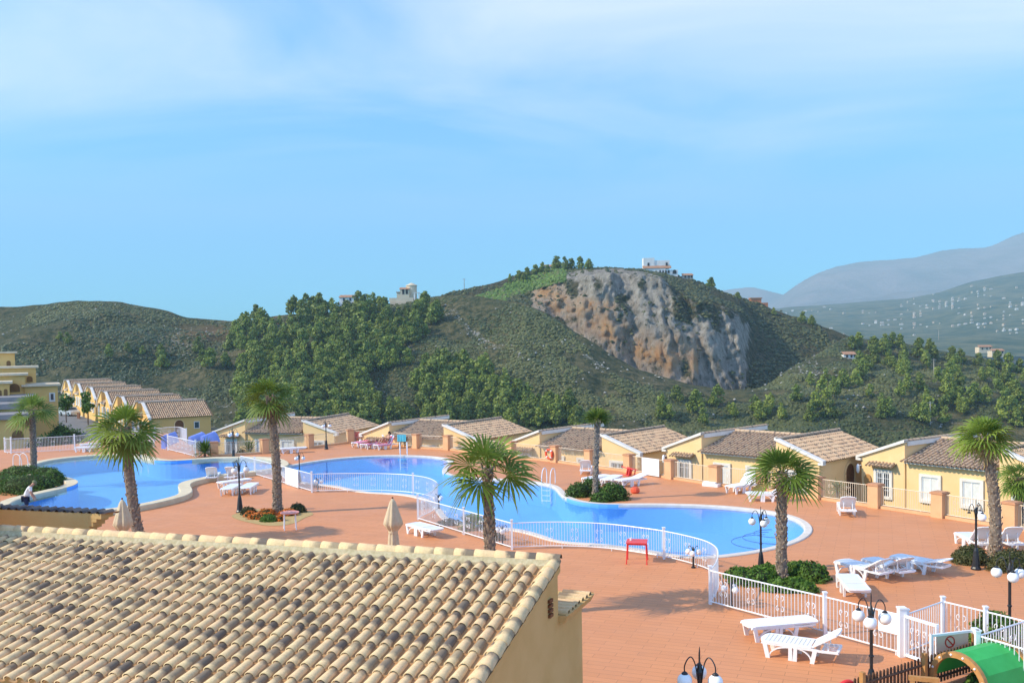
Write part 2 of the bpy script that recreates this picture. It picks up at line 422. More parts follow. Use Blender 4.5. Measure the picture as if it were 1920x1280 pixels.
# ------------------------------------------------------------------ the houses by the pool: one prototype
def window_part(root, wall, x0, x1, z0, z1, y, sill=True, bars=False, canopy=False, facing='-y', pane='blind', s=.15):
    """white surround standing proud of the wall, with frame, pane and (if asked) a grille or a little tiled canopy"""
    f = MB(); d = .10
    f.b2(x0-s, x0, y-d, y+.02, z0-s, z1+s); f.b2(x1, x1+s, y-d, y+.02, z0-s, z1+s)
    f.b2(x0, x1, y-d, y+.02, z1, z1+s); f.b2(x0-.05, x1+.05, y-d-.06, y+.018, z0-s, z0)
    w = f.build('window', M['coping_white'], root)
    p = MB(); p.b2(x0, x1, y-.022, y-.004, z0, z1)
    p.build('pane', M[pane], w)
    fr = MB()
    for a, b in ((x0, x0+.05), (x1-.05, x1), ((x0+x1)/2-.03, (x0+x1)/2+.03)): fr.b2(a, b, y-.045, y-.023, z0, z1)
    fr.b2(x0+.05, x1-.05, y-.043, y-.024, z1-.06, z1)
    fr.build('frame', M['white_paint'], w)
    if bars:
        b = MB(); n = 7
        for i in range(1, n): b.b2(x0+(x1-x0)*i/n-.01, x0+(x1-x0)*i/n+.01, y-.085, y-.065, z0, z1)
        for z in (z0+.25*(z1-z0), z0+.75*(z1-z0)): b.b2(x0, x1, y-.087, y-.067, z-.01, z+.01)
        b.build('grille', M['white_metal'], w)
    if canopy:
        c = MB(); tile_field(c, Vector((x0-.35, y+.02, z1+.52)), Vector((1, 0, 0)), Vector((0, -.88, -.36)).normalized(), int((x1-x0+.7)/.21), .21, 2, .26, .085, 4, 77)
        c.build('canopy', [M['tile_far'], M['tile_pan_far']], w)
    return w
def arch_poly(x, y, z0, z1, w, n=8):
    """arch outline in the plane x = const"""
    r = w/2; pts = [Vector((x, y-r, z0)), Vector((x, y+r, z0))]
    pts += [Vector((x, y+r*math.cos(a), z1-r+r*math.sin(a))) for a in [math.pi*i/n for i in range(n+1)]]
    return pts
def make_house(zb, name, label, two_storey=False, seed=1, zR=2.27, xa=2.6, st='stucco'):
    root = thing(name, label, 'house', group=None)
    W, Dp, zE = 10.2, 7.1, 1.36; xb = W-xa
    wall = MB()
    wall.prism([(0, 0, zb), (xa, 0, zb), (xa, 0, zR), (0, 0, zE)], (0, Dp, 0))
    wall.prism([(xb, 0, zb), (W, 0, zb), (W, 0, zE), (xb, 0, zR)], (0, Dp, 0))
    wall.prism([(xa-.05, .10, zb), (xa-.05, .10, zE), (xa-.05, 3.5, zR-.06), (xa-.05, Dp-.1, zE), (xa-.05, Dp-.1, zb)], (xb-xa+.1, 0, 0))
    wl = wall.build('wall', M[st], root)
    k = math.atan2(zR-zE, xa); up = Vector((0, 0, 1))
    # white copings on the gable walls
    for side in (0, 1):
        x0, x1 = (-.28, xa+.05) if side == 0 else (W+.28, xb-.05)
        z0, z1 = zE-.30*math.tan(k), zR+.03
        c = MB(); c.prism([(x0, -.14, z0), (x1, -.14, z1), (x1, -.14, z1+.16), (x0, -.14, z0+.14)], (0, .34, 0))
        c.prism([(x0, -.14, z0-.10), (x0+(.3 if side == 0 else -.3), -.14, z0-.10), (x0+(.3 if side == 0 else -.3), -.14, z0+.02), (x0, -.14, z0+.02)], (0, .33, 0))
        c.build('coping', M['coping_white'], root)
    # roofs: left wing falls to -x, right wing to +x, middle to the front and rear
    rf = MB(); Ls = math.hypot(xa, zR-zE)+.3
    tile_field(rf, Vector((xa+.02, Dp+.1, zR+.02)), Vector((0, -1, 0)), Vector((-xa, 0, zE-zR)).normalized(), 29, .243, 8, Ls/8, .082, 4, seed, pan=True)
    tile_field(rf, Vector((xb-.02, .2, zR+.02)), Vector((0, 1, 0)), Vector((W-xb, 0, zE-zR)).normalized(), 29, .243, 8, Ls/8, .082, 4, seed+1, pan=True)
    tile_field(rf, Vector((xa+.05, 3.5, zR+.0)), Vector((1, 0, 0)), Vector((0, -3.55, zE-zR+.06)).normalized(), int((xb-xa)/.24), .24, 11, 4.0/11, .082, 4, seed+2, pan=True)
    tile_field(rf, Vector((xa+.05, 3.5, zR+.0)), Vector((1, 0, 0)), Vector((0, 3.6, zE-zR+.06)).normalized(), int((xb-xa)/.24), .24, 10, .38, .082, 4, seed+3, pan=True)
    roof = rf.build('roof', [M['tile_far'], M['tile_pan_far']], root)
    rd = MB()
    ridge_run(rd, Vector((xa+.1, 3.5, zR+.03)), Vector((xb-.1, 3.5, zR+.03)), 14, .11, 4)
    ridge_run(rd, Vector((xa-.03, -.1, zR+.08)), Vector((xa-.03, Dp+.15, zR+.08)), 20, .11, 5)
    ridge_run(rd, Vector((xb+.03, -.1, zR+.08)), Vector((xb+.03, Dp+.15, zR+.08)), 20, .11, 6)
    rd.build('ridge_tiles', M['tile_far'], roof)
    # fascia of the high wing edges, pale along the underside
    fs = MB(); fs.b2(xa+.002, xa+.09, .2, Dp+.12, zR-.16, zR+.07); fs.b2(xb-.09, xb-.002, .2, Dp+.12, zR-.16, zR+.07)
    fs.b2(xa+.1, xb-.1, -.22, .09, zE-.12, zE-.02)
    fs.build('fascia', M['coping_white'], root)
    window_part(root, wl, .95, 1.75, -.62, .62, 0, bars=True, canopy=True, pane='pane')
    window_part(root, wl, 3.55, 4.45, -.55, .62, .10)
    window_part(root, wl, 5.75, 6.65, -.55, .62, .10 if xa < 3 else .10)
    window_part(root, wl, 8.35, 9.25, -.62, .62, 0, bars=True, pane='pane')
    if two_storey:
        for x in (1.0, 3.4, 5.0, 6.4, 8.7): window_part(root, wl, x, x+.7, -3.4, -2.3, 0 if x in (1.0, 8.7) else .10, pane='pane')
    d = MB(); d.prism(arch_poly(W+.03, 3.4, -1.25, .90, 1.0), (-.2, 0, 0)); dr = d.build('door', M['door_wood'], root)
    fr = MB(); 
    for s in (-1, 1): fr.b2(W, W+.07, 3.4+s*.56-.06, 3.4+s*.56+.06, -1.25, .38)
    fr.tube([Vector((W+.035, 3.4+.56*math.cos(a), .40+.56*math.sin(a))) for a in [math.pi*i/10 for i in range(11)]], .06, 4)
    fr.build('door_frame', M['stucco'], dr)
    window_part_side = MB(); window_part_side.b2(W, W+.06, 5.1, 5.75, -.2, .65)
    sw = window_part_side.build('window', M['coping_white'], root)
    pn = MB(); pn.b2(W+.05, W+.065, 5.18, 5.67, -.12, .57); pn.build('pane', M['pane'], sw)
    lp = MB(); lp.ball((-.12, -.16, .70), (.10, .10, .26), 10, 8); lp.b2(-.14, .0, -.10, .02, .86, .90)
    lp.build('wall_lamp', M['globe'], root, smooth=True)
    return root
def house_at(proto, used, left_px, dz, ang, scale, label):
    p = G(left_px[0], left_px[1], 1.45+dz)
    o = copy_tree(proto) if used else proto
    c, s = math.cos(ang), math.sin(ang)
    off = Vector((c*-.28, s*-.28, 0))*scale
    o.location = (p.x-off.x, p.y-off.y, dz); o.rotation_euler = (0, 0, ang); o.scale = (scale, scale, 1); o['label'] = label
    return o
hp = make_house(-3.2, 'pool_house', 'x')
hp['group'] = 'yellow houses along the pool terrace'
house_at(hp, 0, (399, 807), -.55, R(-17), 1.1, 'yellow tiled house nearest the blue sheets, with a yucca behind its railing')
house_at(hp, 1, (675, 811), -.6, R(-33), 1.08, 'yellow tiled house behind the sunbathers and the turquoise towel')
house_at(hp, 1, (950, 828), -.6, R(-41), 1.05, 'yellow tiled house behind the pillar that carries the lifebuoy')
house_at(hp, 1, (1243, 836), 0, R(-47), .97, 'yellow tiled house behind the white notice board gate and its pillars')
house_at(hp, 1, (1607, 851), 0, R(-55), .97, 'yellow tiled house nearest the camera, with a hat hung by its barred window')
# ------------------------------------------------------------------ deck and pools
def catmull(pts, n=5, closed=True):
    out = []; L = len(pts)
    for i in range(L if closed else L-1):
        g = (lambda k: pts[k % L]) if closed else (lambda k: pts[max(0, min(L-1, k))])
        p0, p1, p2, p3 = g(i-1), g(i), g(i+1), g(i+2)
        for k in range(n):
            t = k/n
            out.append(.5*((2*p1)+(p2-p0)*t+(2*p0-5*p1+4*p2-p3)*t*t+(3*p1-p0-3*p2+p3)*t**3))
    if not closed: out.append(pts[-1].copy())
    return out
def resample(pts, step, closed=True):
    P = pts+[pts[0]] if closed else pts
    out = [P[0]]; acc = 0
    for a, b in zip(P, P[1:]):
        d = (b-a).length
        while d > 0 and acc+d >= step:
            t = (step-acc)/d; a = a.lerp(b, t); out.append(a.copy()); d = (b-a).length; acc = 0
        acc += d
    return out
def area2(p): return sum(a.x*b.y-b.x*a.y for a, b in zip(p, p[1:]+p[:1]))/2
def offset(p, d):
    s = 1 if area2(p) > 0 else -1; n = len(p); out = []
    for i in range(n):
        t = (p[(i+1) % n]-p[i-1]).normalized(); out.append(p[i]+Vector((t.y, -t.x, 0))*s*d)
    for _ in range(3):
        out = [(out[i-1]+out[i]*2+out[(i+1) % n])/4 for i in range(n)]
    return out
def sm(p, k=2):
    n = len(p)
    for _ in range(k): p = [(p[i-1]+p[i]*2+p[(i+1) % n])/4 for i in range(n)]
    return p
MAIN_PX = [(534,876),(565,870),(610,862.5),(660,857.5),(710,855),(750,854.5),(800,856),(838,861),(842,868),(833,876),(829,884),(838,891),(865,895.5),(902,898),(965,901),(1012,906),(1036,911),(1045,918),(1051,927),(1065,936),(1092,943),(1135,947),(1210,946.5),(1285,947.5),(1360,951),(1410,956),(1440,960),(1474,967),(1499,977),(1511,990),(1506,1003),(1479,1017),(1440,1028),(1400,1036),(1350,1042),(1318,1046),(1285,1045),(1245,1037),(1200,1030),(1150,1023),(1100,1019),(1066,1017.5),(1045,1016),(1027,1008),(1000,999),(962,991),(935,990),(908,988),(874,985),(846,977),(833,965),(822,948),(806,938),(780,930),(740,925),(700,924),(668,920),(641,913),(610,909),(585,907),(550,899),(531,886)]
LEFT_PX = [(70,868.5),(100,860.5),(150,855),(212,851),(250,852.5),(270,857.5),(295,862.5),(325,863.5),(362,861),(400,857.5),(437,857.5),(470,857),(500,858.5),(520,864),(524,872),(510,877),(488,880),(462,883),(410,888.5),(375,895),(345,901.5),(333,909),(339,918),(335,926),(300,935.5),(250,946),(200,953),(150,958),(90,962),(40,960),(15,951),(18,943),(30,935),(62,927),(112,916),(139,909),(147,902),(135,896),(105,891),(75,889),(56,884),(58,875)]
ZL = .26
main_w = sm(resample(catmull([G(*p) for p in MAIN_PX], 6), .45))
left_w = sm(resample(catmull([G(p[0], p[1], ZL) for p in LEFT_PX], 6), .45))
for p in left_w: p.z = 0
main_o, left_o = offset(main_w, .30), offset(left_w, .62)
PILLARS_PX = [(402,856),(496,850),(580,840),(657,830),(723,831),(782,840),(840,843),(975,857),(1042,866),(1106,875),(1180,885),(1258,897),(1342,910),(1431,918),(1532,935),(1642,951),(1762,969),(1897,991)]
PILLARS = [G(*p) for p in PILLARS_PX]
PILLARS[7] = PILLARS[6].lerp(PILLARS[8], .62)
dE = (PILLARS[-1]-PILLARS[-2])
PILLARS += [PILLARS[-1]+dE*1.0, PILLARS[-1]+dE*2.0]
outer = [Vector((-75, 6, 0)), Vector((60, 6, 0)), Vector((60, 16, 0)), PILLARS[-1]+dE*6]+[p+Vector((.25, .3, 0)) for p in reversed(PILLARS)]
outer += [G(392,853), G(380,848), G(320,812), G(254,812), G(140,832), G(21,842), G(-160,852), Vector((-75, 60, 0))]
def flat(name, polys, z, m, kind='structure'):
    tri = tessellate_polygon([[Vector((p.x, p.y, 0)) for p in q] for q in polys])
    v = [(p.x, p.y, z) for q in polys for p in q]
    me = bpy.data.meshes.new(name); me.from_pydata(v, [], [tuple(t) for t in tri]); me.materials.append(m)
    bm = bmesh.new(); bm.from_mesh(me); bmesh.ops.recalc_face_normals(bm, faces=bm.faces)
    for f in bm.faces:
        if f.normal.z < 0: f.normal_flip()
    bm.to_mesh(me); bm.free()
    o = bpy.data.objects.new(name, me); COL.objects.link(o)
    if kind: o['kind'] = kind
    return o
dm = base_mat('terracotta_paving', (.6, .28, .14), .62, .3); t = NT(dm); p = pos(t)
mp_ = t.n.new('ShaderNodeMapping'); t.link(p, mp_.inputs[0]); mp_.inputs['Rotation'].default_value = (0, 0, R(22))
br = t.n.new('ShaderNodeTexBrick'); t.link(mp_.outputs[0], br.inputs['Vector'])
br.inputs['Scale'].default_value = 1.0; br.inputs['Mortar Size'].default_value = .008; br.inputs['Brick Width'].default_value = 1.0; br.inputs['Row Height'].default_value = .25
br.inputs['Color1'].default_value = (.625, .252, .100, 1); br.inputs['Color2'].default_value = (.675, .28, .115, 1); br.inputs['Mortar'].default_value = (.38, .15, .06, 1)
br.inputs['Mortar Smooth'].default_value = .3; br.inputs['Bias'].default_value = -.1
big = t.noise(p, .12, 4); c_ = t.mix(t.ramp(big, .3, .7), br.outputs[0], (.58, .25, .115), 'MIX'); 
mixn = c_.node; mixn.inputs[0].default_value = .3
for l in list(mixn.inputs[0].links): t.t.links.remove(l)
t.link(t.math('MULTIPLY', t.ramp(big, .35, .7), .45), mixn.inputs[0])
st = t.noise(p, .55, 8, .75); c2 = t.mix(t.math('MULTIPLY', t.ramp(st, .50, .68), .30), c_, (.44, .20, .10)); t.color(c2)
rr = t.math('ADD', .45, t.math('MULTIPLY', t.noise(p, .7, 4), .3)); t.link(rr, t.n['Principled BSDF'].inputs['Roughness'])
t.bump(br.outputs['Fac'], -.25, .004)
flat('terrace_paving', [outer, offset(main_w, .1), offset(left_w, .1)], 0, dm)
# water
wm = bpy.data.materials.new('pool_water'); wm.use_nodes = True; t = NT(wm)
t.n.remove(t.n['Principled BSDF'])
tr = t.n.new('ShaderNodeBsdfTransparent'); tr.inputs[0].default_value = (.86, .97, 1.0, 1)
gl = t.n.new('ShaderNodeBsdfGlossy'); gl.inputs['Roughness'].default_value = .03
geo = t.n.new('ShaderNodeNewGeometry'); vm = t.n.new('ShaderNodeVectorMath'); vm.operation = 'DOT_PRODUCT'
t.link(geo.outputs['Normal'], vm.inputs[0]); t.link(geo.outputs['Incoming'], vm.inputs[1])
sch = t.math('ADD', .02, t.math('MULTIPLY', .90, t.math('POWER', t.math('SUBTRACT', 1.0, t.math('ABSOLUTE', vm.outputs['Value']), True), 5.0)))   # Schlick's curve for water, the same from above and below
bpn = t.n.new('ShaderNodeBump'); bpn.inputs['Strength'].default_value = .22; bpn.inputs['Distance'].default_value = .02
mpw = t.n.new('ShaderNodeMapping'); t.link(pos(t), mpw.inputs[0]); mpw.inputs['Scale'].default_value = (1, 1.6, 1)
t.link(t.noise(mpw.outputs[0], 2.2, 4), bpn.inputs['Height']); t.link(bpn.outputs[0], gl.inputs['Normal'])
mx = t.n.new('ShaderNodeMixShader'); t.link(sch, mx.inputs[0]); t.link(tr.outputs[0], mx.inputs[1]); t.link(gl.outputs[0], mx.inputs[2])
t.link(mx.outputs[0], t.n['Material Output'].inputs['Surface'])
pm = rough_mat('blue_pool_tile', POOL_C[0] if 'POOL_C' in globals() else (.15, .42, .88), POOL_C[1] if 'POOL_C' in globals() else (.18, .47, .92), .35, .5)
t = NT(pm); bk = t.n.new('ShaderNodeTexBrick'); t.link(pos(t), bk.inputs['Vector']); bk.inputs['Scale'].default_value = 1; bk.inputs['Brick Width'].default_value = .12; bk.inputs['Row Height'].default_value = .12; bk.offset = 0; bk.inputs['Mortar Size'].default_value = .006
pm2 = rough_mat('dark_blue_tile', (.02, .10, .30), (.03, .13, .36), 3, .4)
def pool(w, zc, zw, zf, cm, cw, name, mixz):
    n = len(w); o = offset(w, cw)
    mb = MB(); vs = [(p.x, p.y, zw+.10) for p in w]+[(p.x, p.y, zf) for p in w]
    mb.add(vs, [(i, (i+1) % n, n+(i+1) % n, n+i) for i in range(n)])
    wall = mb.build('pool_wall', pm); wall['kind'] = 'structure'
    fl = flat('pool_floor', [w], zf, pm)
    mb = MB()
    mb.add([(p.x, p.y, zw+.06) for p in offset(w, -.015)]+[(p.x, p.y, zw-.12) for p in offset(w, -.015)], [(i, (i+1) % n, n+(i+1) % n, n+i) for i in range(n)])
    ww = flat('pool_water', [w], zw, wm); 
    # coping ring with a rounded lip
    prof = [(-.03, -.10), (-.03, zc-.03), (0, zc), (cw-.03, zc), (cw, zc-.03), (cw, -.02)]
    rings = []
    for d, z in prof:
        ring = offset(w, d) if abs(d) > 1e-6 else w
        rings.append([(p.x, p.y, z) for p in ring])
    mb = MB(); vs = [q for r_ in rings for q in r_]
    mb.add(vs, [(j*n+i, j*n+(i+1) % n, (j+1)*n+(i+1) % n, (j+1)*n+i) for j in range(len(prof)-1) for i in range(n)])
    c = mb.build('pool_coping', cm); c['kind'] = 'structure'
    return c
pool(main_w, .05, -.06, -1.25, M['coping_pale'], .30, 'main', 1)
pool(left_w, ZL, ZL-.13, -1.0, M['coping_stone'], .62, 'left', 1)
def under_line(pts, z, r=.035):
    mb = MB(); mb.tube([Vector((p.x, p.y, z)) for p in catmull(pts, 6, False)], r, 6); o = mb.build('step_edge', pm2); o['kind'] = 'structure'
# wide entry steps in the near bay of the big pool, each with a dark nosing
cs = G(1462, 1007, -.4)
for k, rr_ in enumerate((1.95, 1.5, 1.05)):
    pts = []
    for i in range(13):
        a = R(95+i*14); pts.append(cs+Vector((math.cos(a)*rr_, math.sin(a)*rr_*.8, 0)))
    z = -.60+.18*k
    mb = MB(); poly = [Vector((q.x, q.y, -1.24)) for q in catmull(pts, 4, False)]+[Vector((cs.x+1.2, cs.y-2.0, -1.24)), Vector((cs.x+2.2, cs.y+.5, -1.24)), Vector((cs.x+1.0, cs.y+2, -1.24))]
    under_line(pts, z, .018)
under_line([G(1040,1000), G(1080,1012), G(1150,1012), G(1220,1012), G(1280,1012), G(1340,1016), G(1392,1026)], -.5, .018)
def ladder(px, az, label, z=0, s=1.0):
    """pool ladder: two white rails and treads going down into the water"""
    b = G(px[0], px[1], z); root = thing('pool_ladder', label, 'ladder', b, az, 'pool ladders')
    for sgn in (-1, 1):
        mb = MB(); y = .25*sgn
        pts = [(-.55, y, 0), (-.55, y, .55), (-.45, y, .82), (-.2, y, .90), (.05, y, .74), (.16, y, .40), (.18, y, -.2), (.18, y, -1.0)]
        mb.tube(catmull([Vector(p) for p in pts], 4, False), .024, 6); mb.build('handrail', M['white_metal'], root, smooth=True)
    for k in range(3):
        mb = MB(); mb.b2(.12, .24, -.25, .25, -.28-.28*k, -.25-.28*k); mb.build('tread', M['white_metal'], root)
ladder((757, 853), R(-80), 'pool ladder at the far rim of the big pool near the turquoise towel', .05)
ladder((1026, 909), R(-115), 'pool ladder on the big pool beside the palm bed with the short crowned palm', .05)
ladder((271, 856), R(-60), 'pool ladder on the far rim of the smaller pool, by the curved gate fence', ZL)
ladder((43, 876), R(-20), 'pool ladder behind the clipped shrubs of the smaller pool', ZL)

# ------------------------------------------------------------------ white pool fences
def scroll(mb, c, d, h):
    """a pair of small iron scrolls at c in the fence plane with direction d"""
    for sx in (-1, 1):
        for sz in (-1, 1):
            pts = []
            for i in range(9):
                a = R(-90+i*38); rr_ = .085*(1-i/13)
                pts.append(c+d*(sx*(.03+.06+rr_*math.cos(a)*.7-.02))+Vector((0, 0, sz*(.10+.06+rr_*math.sin(a)))))
            mb.tube(pts, .010, 4, cap=False)
def fence_panel(root, pts, h=1.0, spacing=.105, scrolls=True, part='panel', m=None, zoff=0.0):
    P = resample(pts, .25, False); P.append(pts[-1].copy()) if (P[-1]-pts[-1]).length > .05 else None
    mb = MB()
    for z in (.10, h): mb.tube([p+Vector((0, 0, z+zoff)) for p in P], .020, 5)
    B = resample(pts, spacing, False)
    for p in B: mb.bar(p+Vector((0, 0, .10+zoff)), p+Vector((0, 0, h+zoff)), .0145)
    if scrolls:
        S = resample(pts, .95, False)
        for i, p in enumerate(S[1:]):
            q = S[i]; d = (p-q).normalized(); scroll(mb, (p+q)/2+Vector((0, 0, .55*h+zoff)), d, h)
    for p in resample(pts, 1.9, False)[1:]: mb.bar(p+Vector((0, 0, zoff-.02)), p+Vector((0, 0, .10+zoff)), .03)
    return mb.build(part, m or M['white_metal'], root)
def fence(label, pts_px, posts, h=1.0, z=0.0, group='white pool fences', world=None, name='pool_fence', post_w=.085, scrolls=True):
    W_ = world or [G(p[0], p[1], z) for p in pts_px]
    W_ = [w-Vector((0, 0, w.z)) for w in W_]
    o = W_[0]; root = thing(name, label, 'fence', (o.x, o.y, z), 0, group)
    L = [w-o for w in W_]
    if len(L) > 2: L = catmull(L, 6, False)
    fence_panel(root, L, h, scrolls=scrolls)
    for i in posts:
        p = W_[i]-o; mb = MB(); mb.box((p.x, p.y, (h+.1)/2), (post_w, post_w, h+.1)); mb.box((p.x, p.y, h+.12), (post_w+.03, post_w+.03, .035)); mb.build('post', M['white_metal'], root)
    return root
def board(label, a_px, b_px, z0, z1, name='notice_board', lines=5):
    a, b = G(*a_px), G(*b_px); d = (b-a); L = d.length; o = (a+b)/2; az = math.atan2(d.y, d.x)
    root = thing(name, label, 'notice board', o, az)
    mb = MB(); mb.b2(-L/2, L/2, -.055, -.035, z0, z1); mb.build('panel', M['white_paint'], root)
    if 0:
        mb = MB(); rg = random.Random(int(a_px[0]))
        for k in range(lines):
            zz = z1-(z1-z0)*(.15+.7*k/lines)
            for s in (-1, 1):
                x0 = s*L*.22; w = L*rg.uniform(.10, .16); mb.b2(x0-w, x0+w, -.059, -.0555, zz-.014, zz+.014)
        mb.build('faded_lines', M['faded'], root)
    return root
M['faded'] = base_mat('faded_print', (.66, .58, .58), .7)
fence('white fence with a gate board between the two pools, behind the bed with orange flowers', [(452,884),(478,891),(532,907),(585,923)], [1, 3])
board('white board on the gate in the fence between the two pools', (537,908), (561,916), .05, 1.02, 'gate_board')
fence('curving white fence along the near rim of the big pool, ending in a tight loop', [(585,923),(640,922),(700,922),(740,923.5),(775,926.5),(803,932),(819,941),(821,950),(808,962),(784,974)], [4, 9])
fence('straight white fence between the looped fence and the nearest palm, behind a lounger', [(784,975),(870,1002),(960,1030)], [1])
fence('bowed white fence in front of the big pool behind the red table', [(960,1030),(1000,1028),(1050,1027.5),(1100,1029),(1150,1033),(1200,1040),(1245,1047.5),(1292,1059),(1325,1070),(1343,1083),(1347,1098),(1343,1116),(1332,1132)], [0, 6, 12])
fence('long white fence between the leaning palm bed and the two near loungers', [(1332,1133),(1440,1162),(1547,1190),(1690,1230)], [2])
fence('white fence along the sloping street with dark shrubs behind it', [(10,846),(21,850),(140,844),(200,836),(254,829)], [1, 2], h=1.15)
fence('short white fence panel beside the gateway in front of the blue sheets', [(254,829),(289,838)], [0, 1], h=1.1)
fence('white fence panel from the gateway down to the rim of the smaller pool', [(315,844),(340,850),(367,857),(376,855)], [0, 2], h=1.15)
fence('curved white railing behind the gateway, in front of the arched door', [(291,827),(318,824),(338,824),(350,830)], [0, 3], h=1.1)
# big gate post with board, open gate and the fence that folds round the playground entrance
gp = G(1691, 1230); root = thing('gate_post', 'thick white gate post beside the board near the wooden pickets', 'post', gp)
mb = MB(); mb.b2(-.085, .085, -.085, .085, 0, 1.16); mb.b2(-.10, .10, -.10, .10, 1.16, 1.20); mb.build('post', M['white_metal'], root)
board('plain white board on the long white fence beside the thick gate post', (1649,1219), (1686,1229), .52, 1.0, lines=0)
def base_from_top(x, y, h): 
    q = D(x, y, 1); r_ = (h-H)/(q.z-H); p = EYE+(q-EYE)*r_; return Vector((p.x, p.y, 0))
ga, gb = G(1698, 1232), base_from_top(1757, 1171, 1.02)
root = thing('pool_gate', 'open white metal gate hanging from the thick gate post', 'gate', ga)
L = [Vector((0, 0, 0)), gb-ga]; mb = MB(); d = (gb-ga); 
for a, b in ((0, 0), (1, 1)): mb.bar(d*a+Vector((0, 0, .03)), d*a+Vector((0, 0, 1.04)), .07)
for z in (.07, 1.0): mb.bar(Vector((0, 0, z)), d+Vector((0, 0, z)), .06)
mb.build('frame', M['white_metal'], root)
mb = MB(); n = 9
for i in range(1, n): mb.bar(d*(i/n)+Vector((0, 0, .07)), d*(i/n)+Vector((0, 0, 1.0)), .018)
for i in (.3, .7): scroll(mb, d*i+Vector((0, 0, .55)), d.normalized(), 1)
mb.build('bars', M['white_metal'], root)
fence('white fence folding round the shrub behind the open gate', None, [0, 1], world=[base_from_top(1700, 1151, 1.0), base_from_top(1768, 1127, 1.0)], scrolls=False)
fence('white fence in front of the rounded shrub behind the green play tunnel', None, [1], world=[base_from_top(1768, 1127, 1.0), base_from_top(1848, 1146, 1.0), base_from_top(1922, 1164, 1.0), base_from_top(1990, 1180, 1.0)])
fence('low white fence between the play tunnel and the rounded shrub', None, [0], world=[base_from_top(1832, 1192, 1.0), base_from_top(1878, 1178, 1.0), base_from_top(1921, 1164, 1.0)])
fence('white fence running down behind the play tunnel from the capped post', None, [0], world=[base_from_top(1834, 1191, 1.0), base_from_top(1909, 1213, 1.0), base_from_top(1950, 1225, 1.0)])

# ------------------------------------------------------------------ terrace boundary: rendered pillars and railings
pil = thing('boundary_pillar', 'x', 'pillar', (0, 0, 0), 0, 'peach pillars along the terrace edge')
mb = MB(); mb.b2(-.26, .26, -.26, .26, -.1, 1.02); mb.build('shaft', M['stucco_peach'], pil)
mb = MB(); mb.b2(-.30, .30, -.30, .30, 1.02, 1.08); mb.b2(-.25, .25, -.25, .25, 1.08, 1.11); mb.build('cap', rough_mat('clay_cap', (.50, .25, .13), (.56, .29, .16), 4, .85), pil)
PL = ['peach pillar at the corner of the smaller pool beside the dark spiky plant', 'peach pillar behind the tall flower bed palm, next to the yucca', 'peach pillar beside the far double globe lamp', 'peach pillar in the gap between the first two houses', 'peach pillar beside the red chair near the sunbathers', 'peach pillar next to the turquoise towel', 'peach pillar across the big pool with windows on both sides', 'peach pillar hidden behind the fronds of the nearest fan palm', 'peach pillar carrying the lifebuoy', 'peach pillar behind the thin trunk with the small crown', 'peach pillar on the lifebuoy side of the white notice board gate', 'peach pillar on the lamp side of the white notice board gate', 'peach pillar with a white slab at its foot', 'peach pillar behind the leaning palm, next to the raised lounger', 'peach pillar in front of the shaded wall with the arched door', 'peach pillar in front of the barred window with the tiled canopy', 'peach pillar between the two white framed windows of the nearest house', 'peach pillar nearest the camera, beyond the tall palm', 'peach pillar beyond the nearest one along the terrace edge', 'last peach pillar along the terrace edge']
for i, p in enumerate(PILLARS):
    d = PILLARS[min(i+1, len(PILLARS)-1)]-PILLARS[max(i-1, 0)]
    place(pil, i > 0, p, math.atan2(d.y, d.x), PL[i])
RLN = ['by the yucca garden', 'below the first house windows', 'beside the far double globe lamp', 'across the gap between two houses', 'behind the sunbathers', 'under the turquoise towel', 'below a white window behind the big pool', 'behind the nearest fan palm', 'beside the lifebuoy', 'behind the thin palm trunk', 'next to the red overturned chair', 'with the white notice board', 'below the canopied window', 'behind the white slab', 'behind the leaning palm', 'in front of the shaded arched door', 'below the barred window', 'below the middle window of the nearest house', 'beyond the tall palm', 'at the end of the row']
for i, (a, b) in enumerate(zip(PILLARS, PILLARS[1:])):
    d = b-a; u_ = d.normalized(); L = d.length-.56; n_ = max(1, 0)
    root = thing('boundary_railing', 'cream railing between peach pillars '+RLN[i], 'railing', a+u_*.28, math.atan2(d.y, d.x), 'railings along the terrace edge')
    mb = MB(); mb.b2(0, L, -.11, .11, -.12, .12); mb.build('kerb', M['stucco_peach'], root)
    fence_panel(root, [Vector((0, 0, 0)), Vector((L, 0, 0))], .93, .11, scrolls=(i % 2 == 0), part='bars', m=M['cream_metal'] if 'cream_metal' in M else M['white_metal'], zoff=.06)
board('white notice board on the gate beside the overturned red chair', (1205,890), (1237,895), .06, 1.05, lines=6)
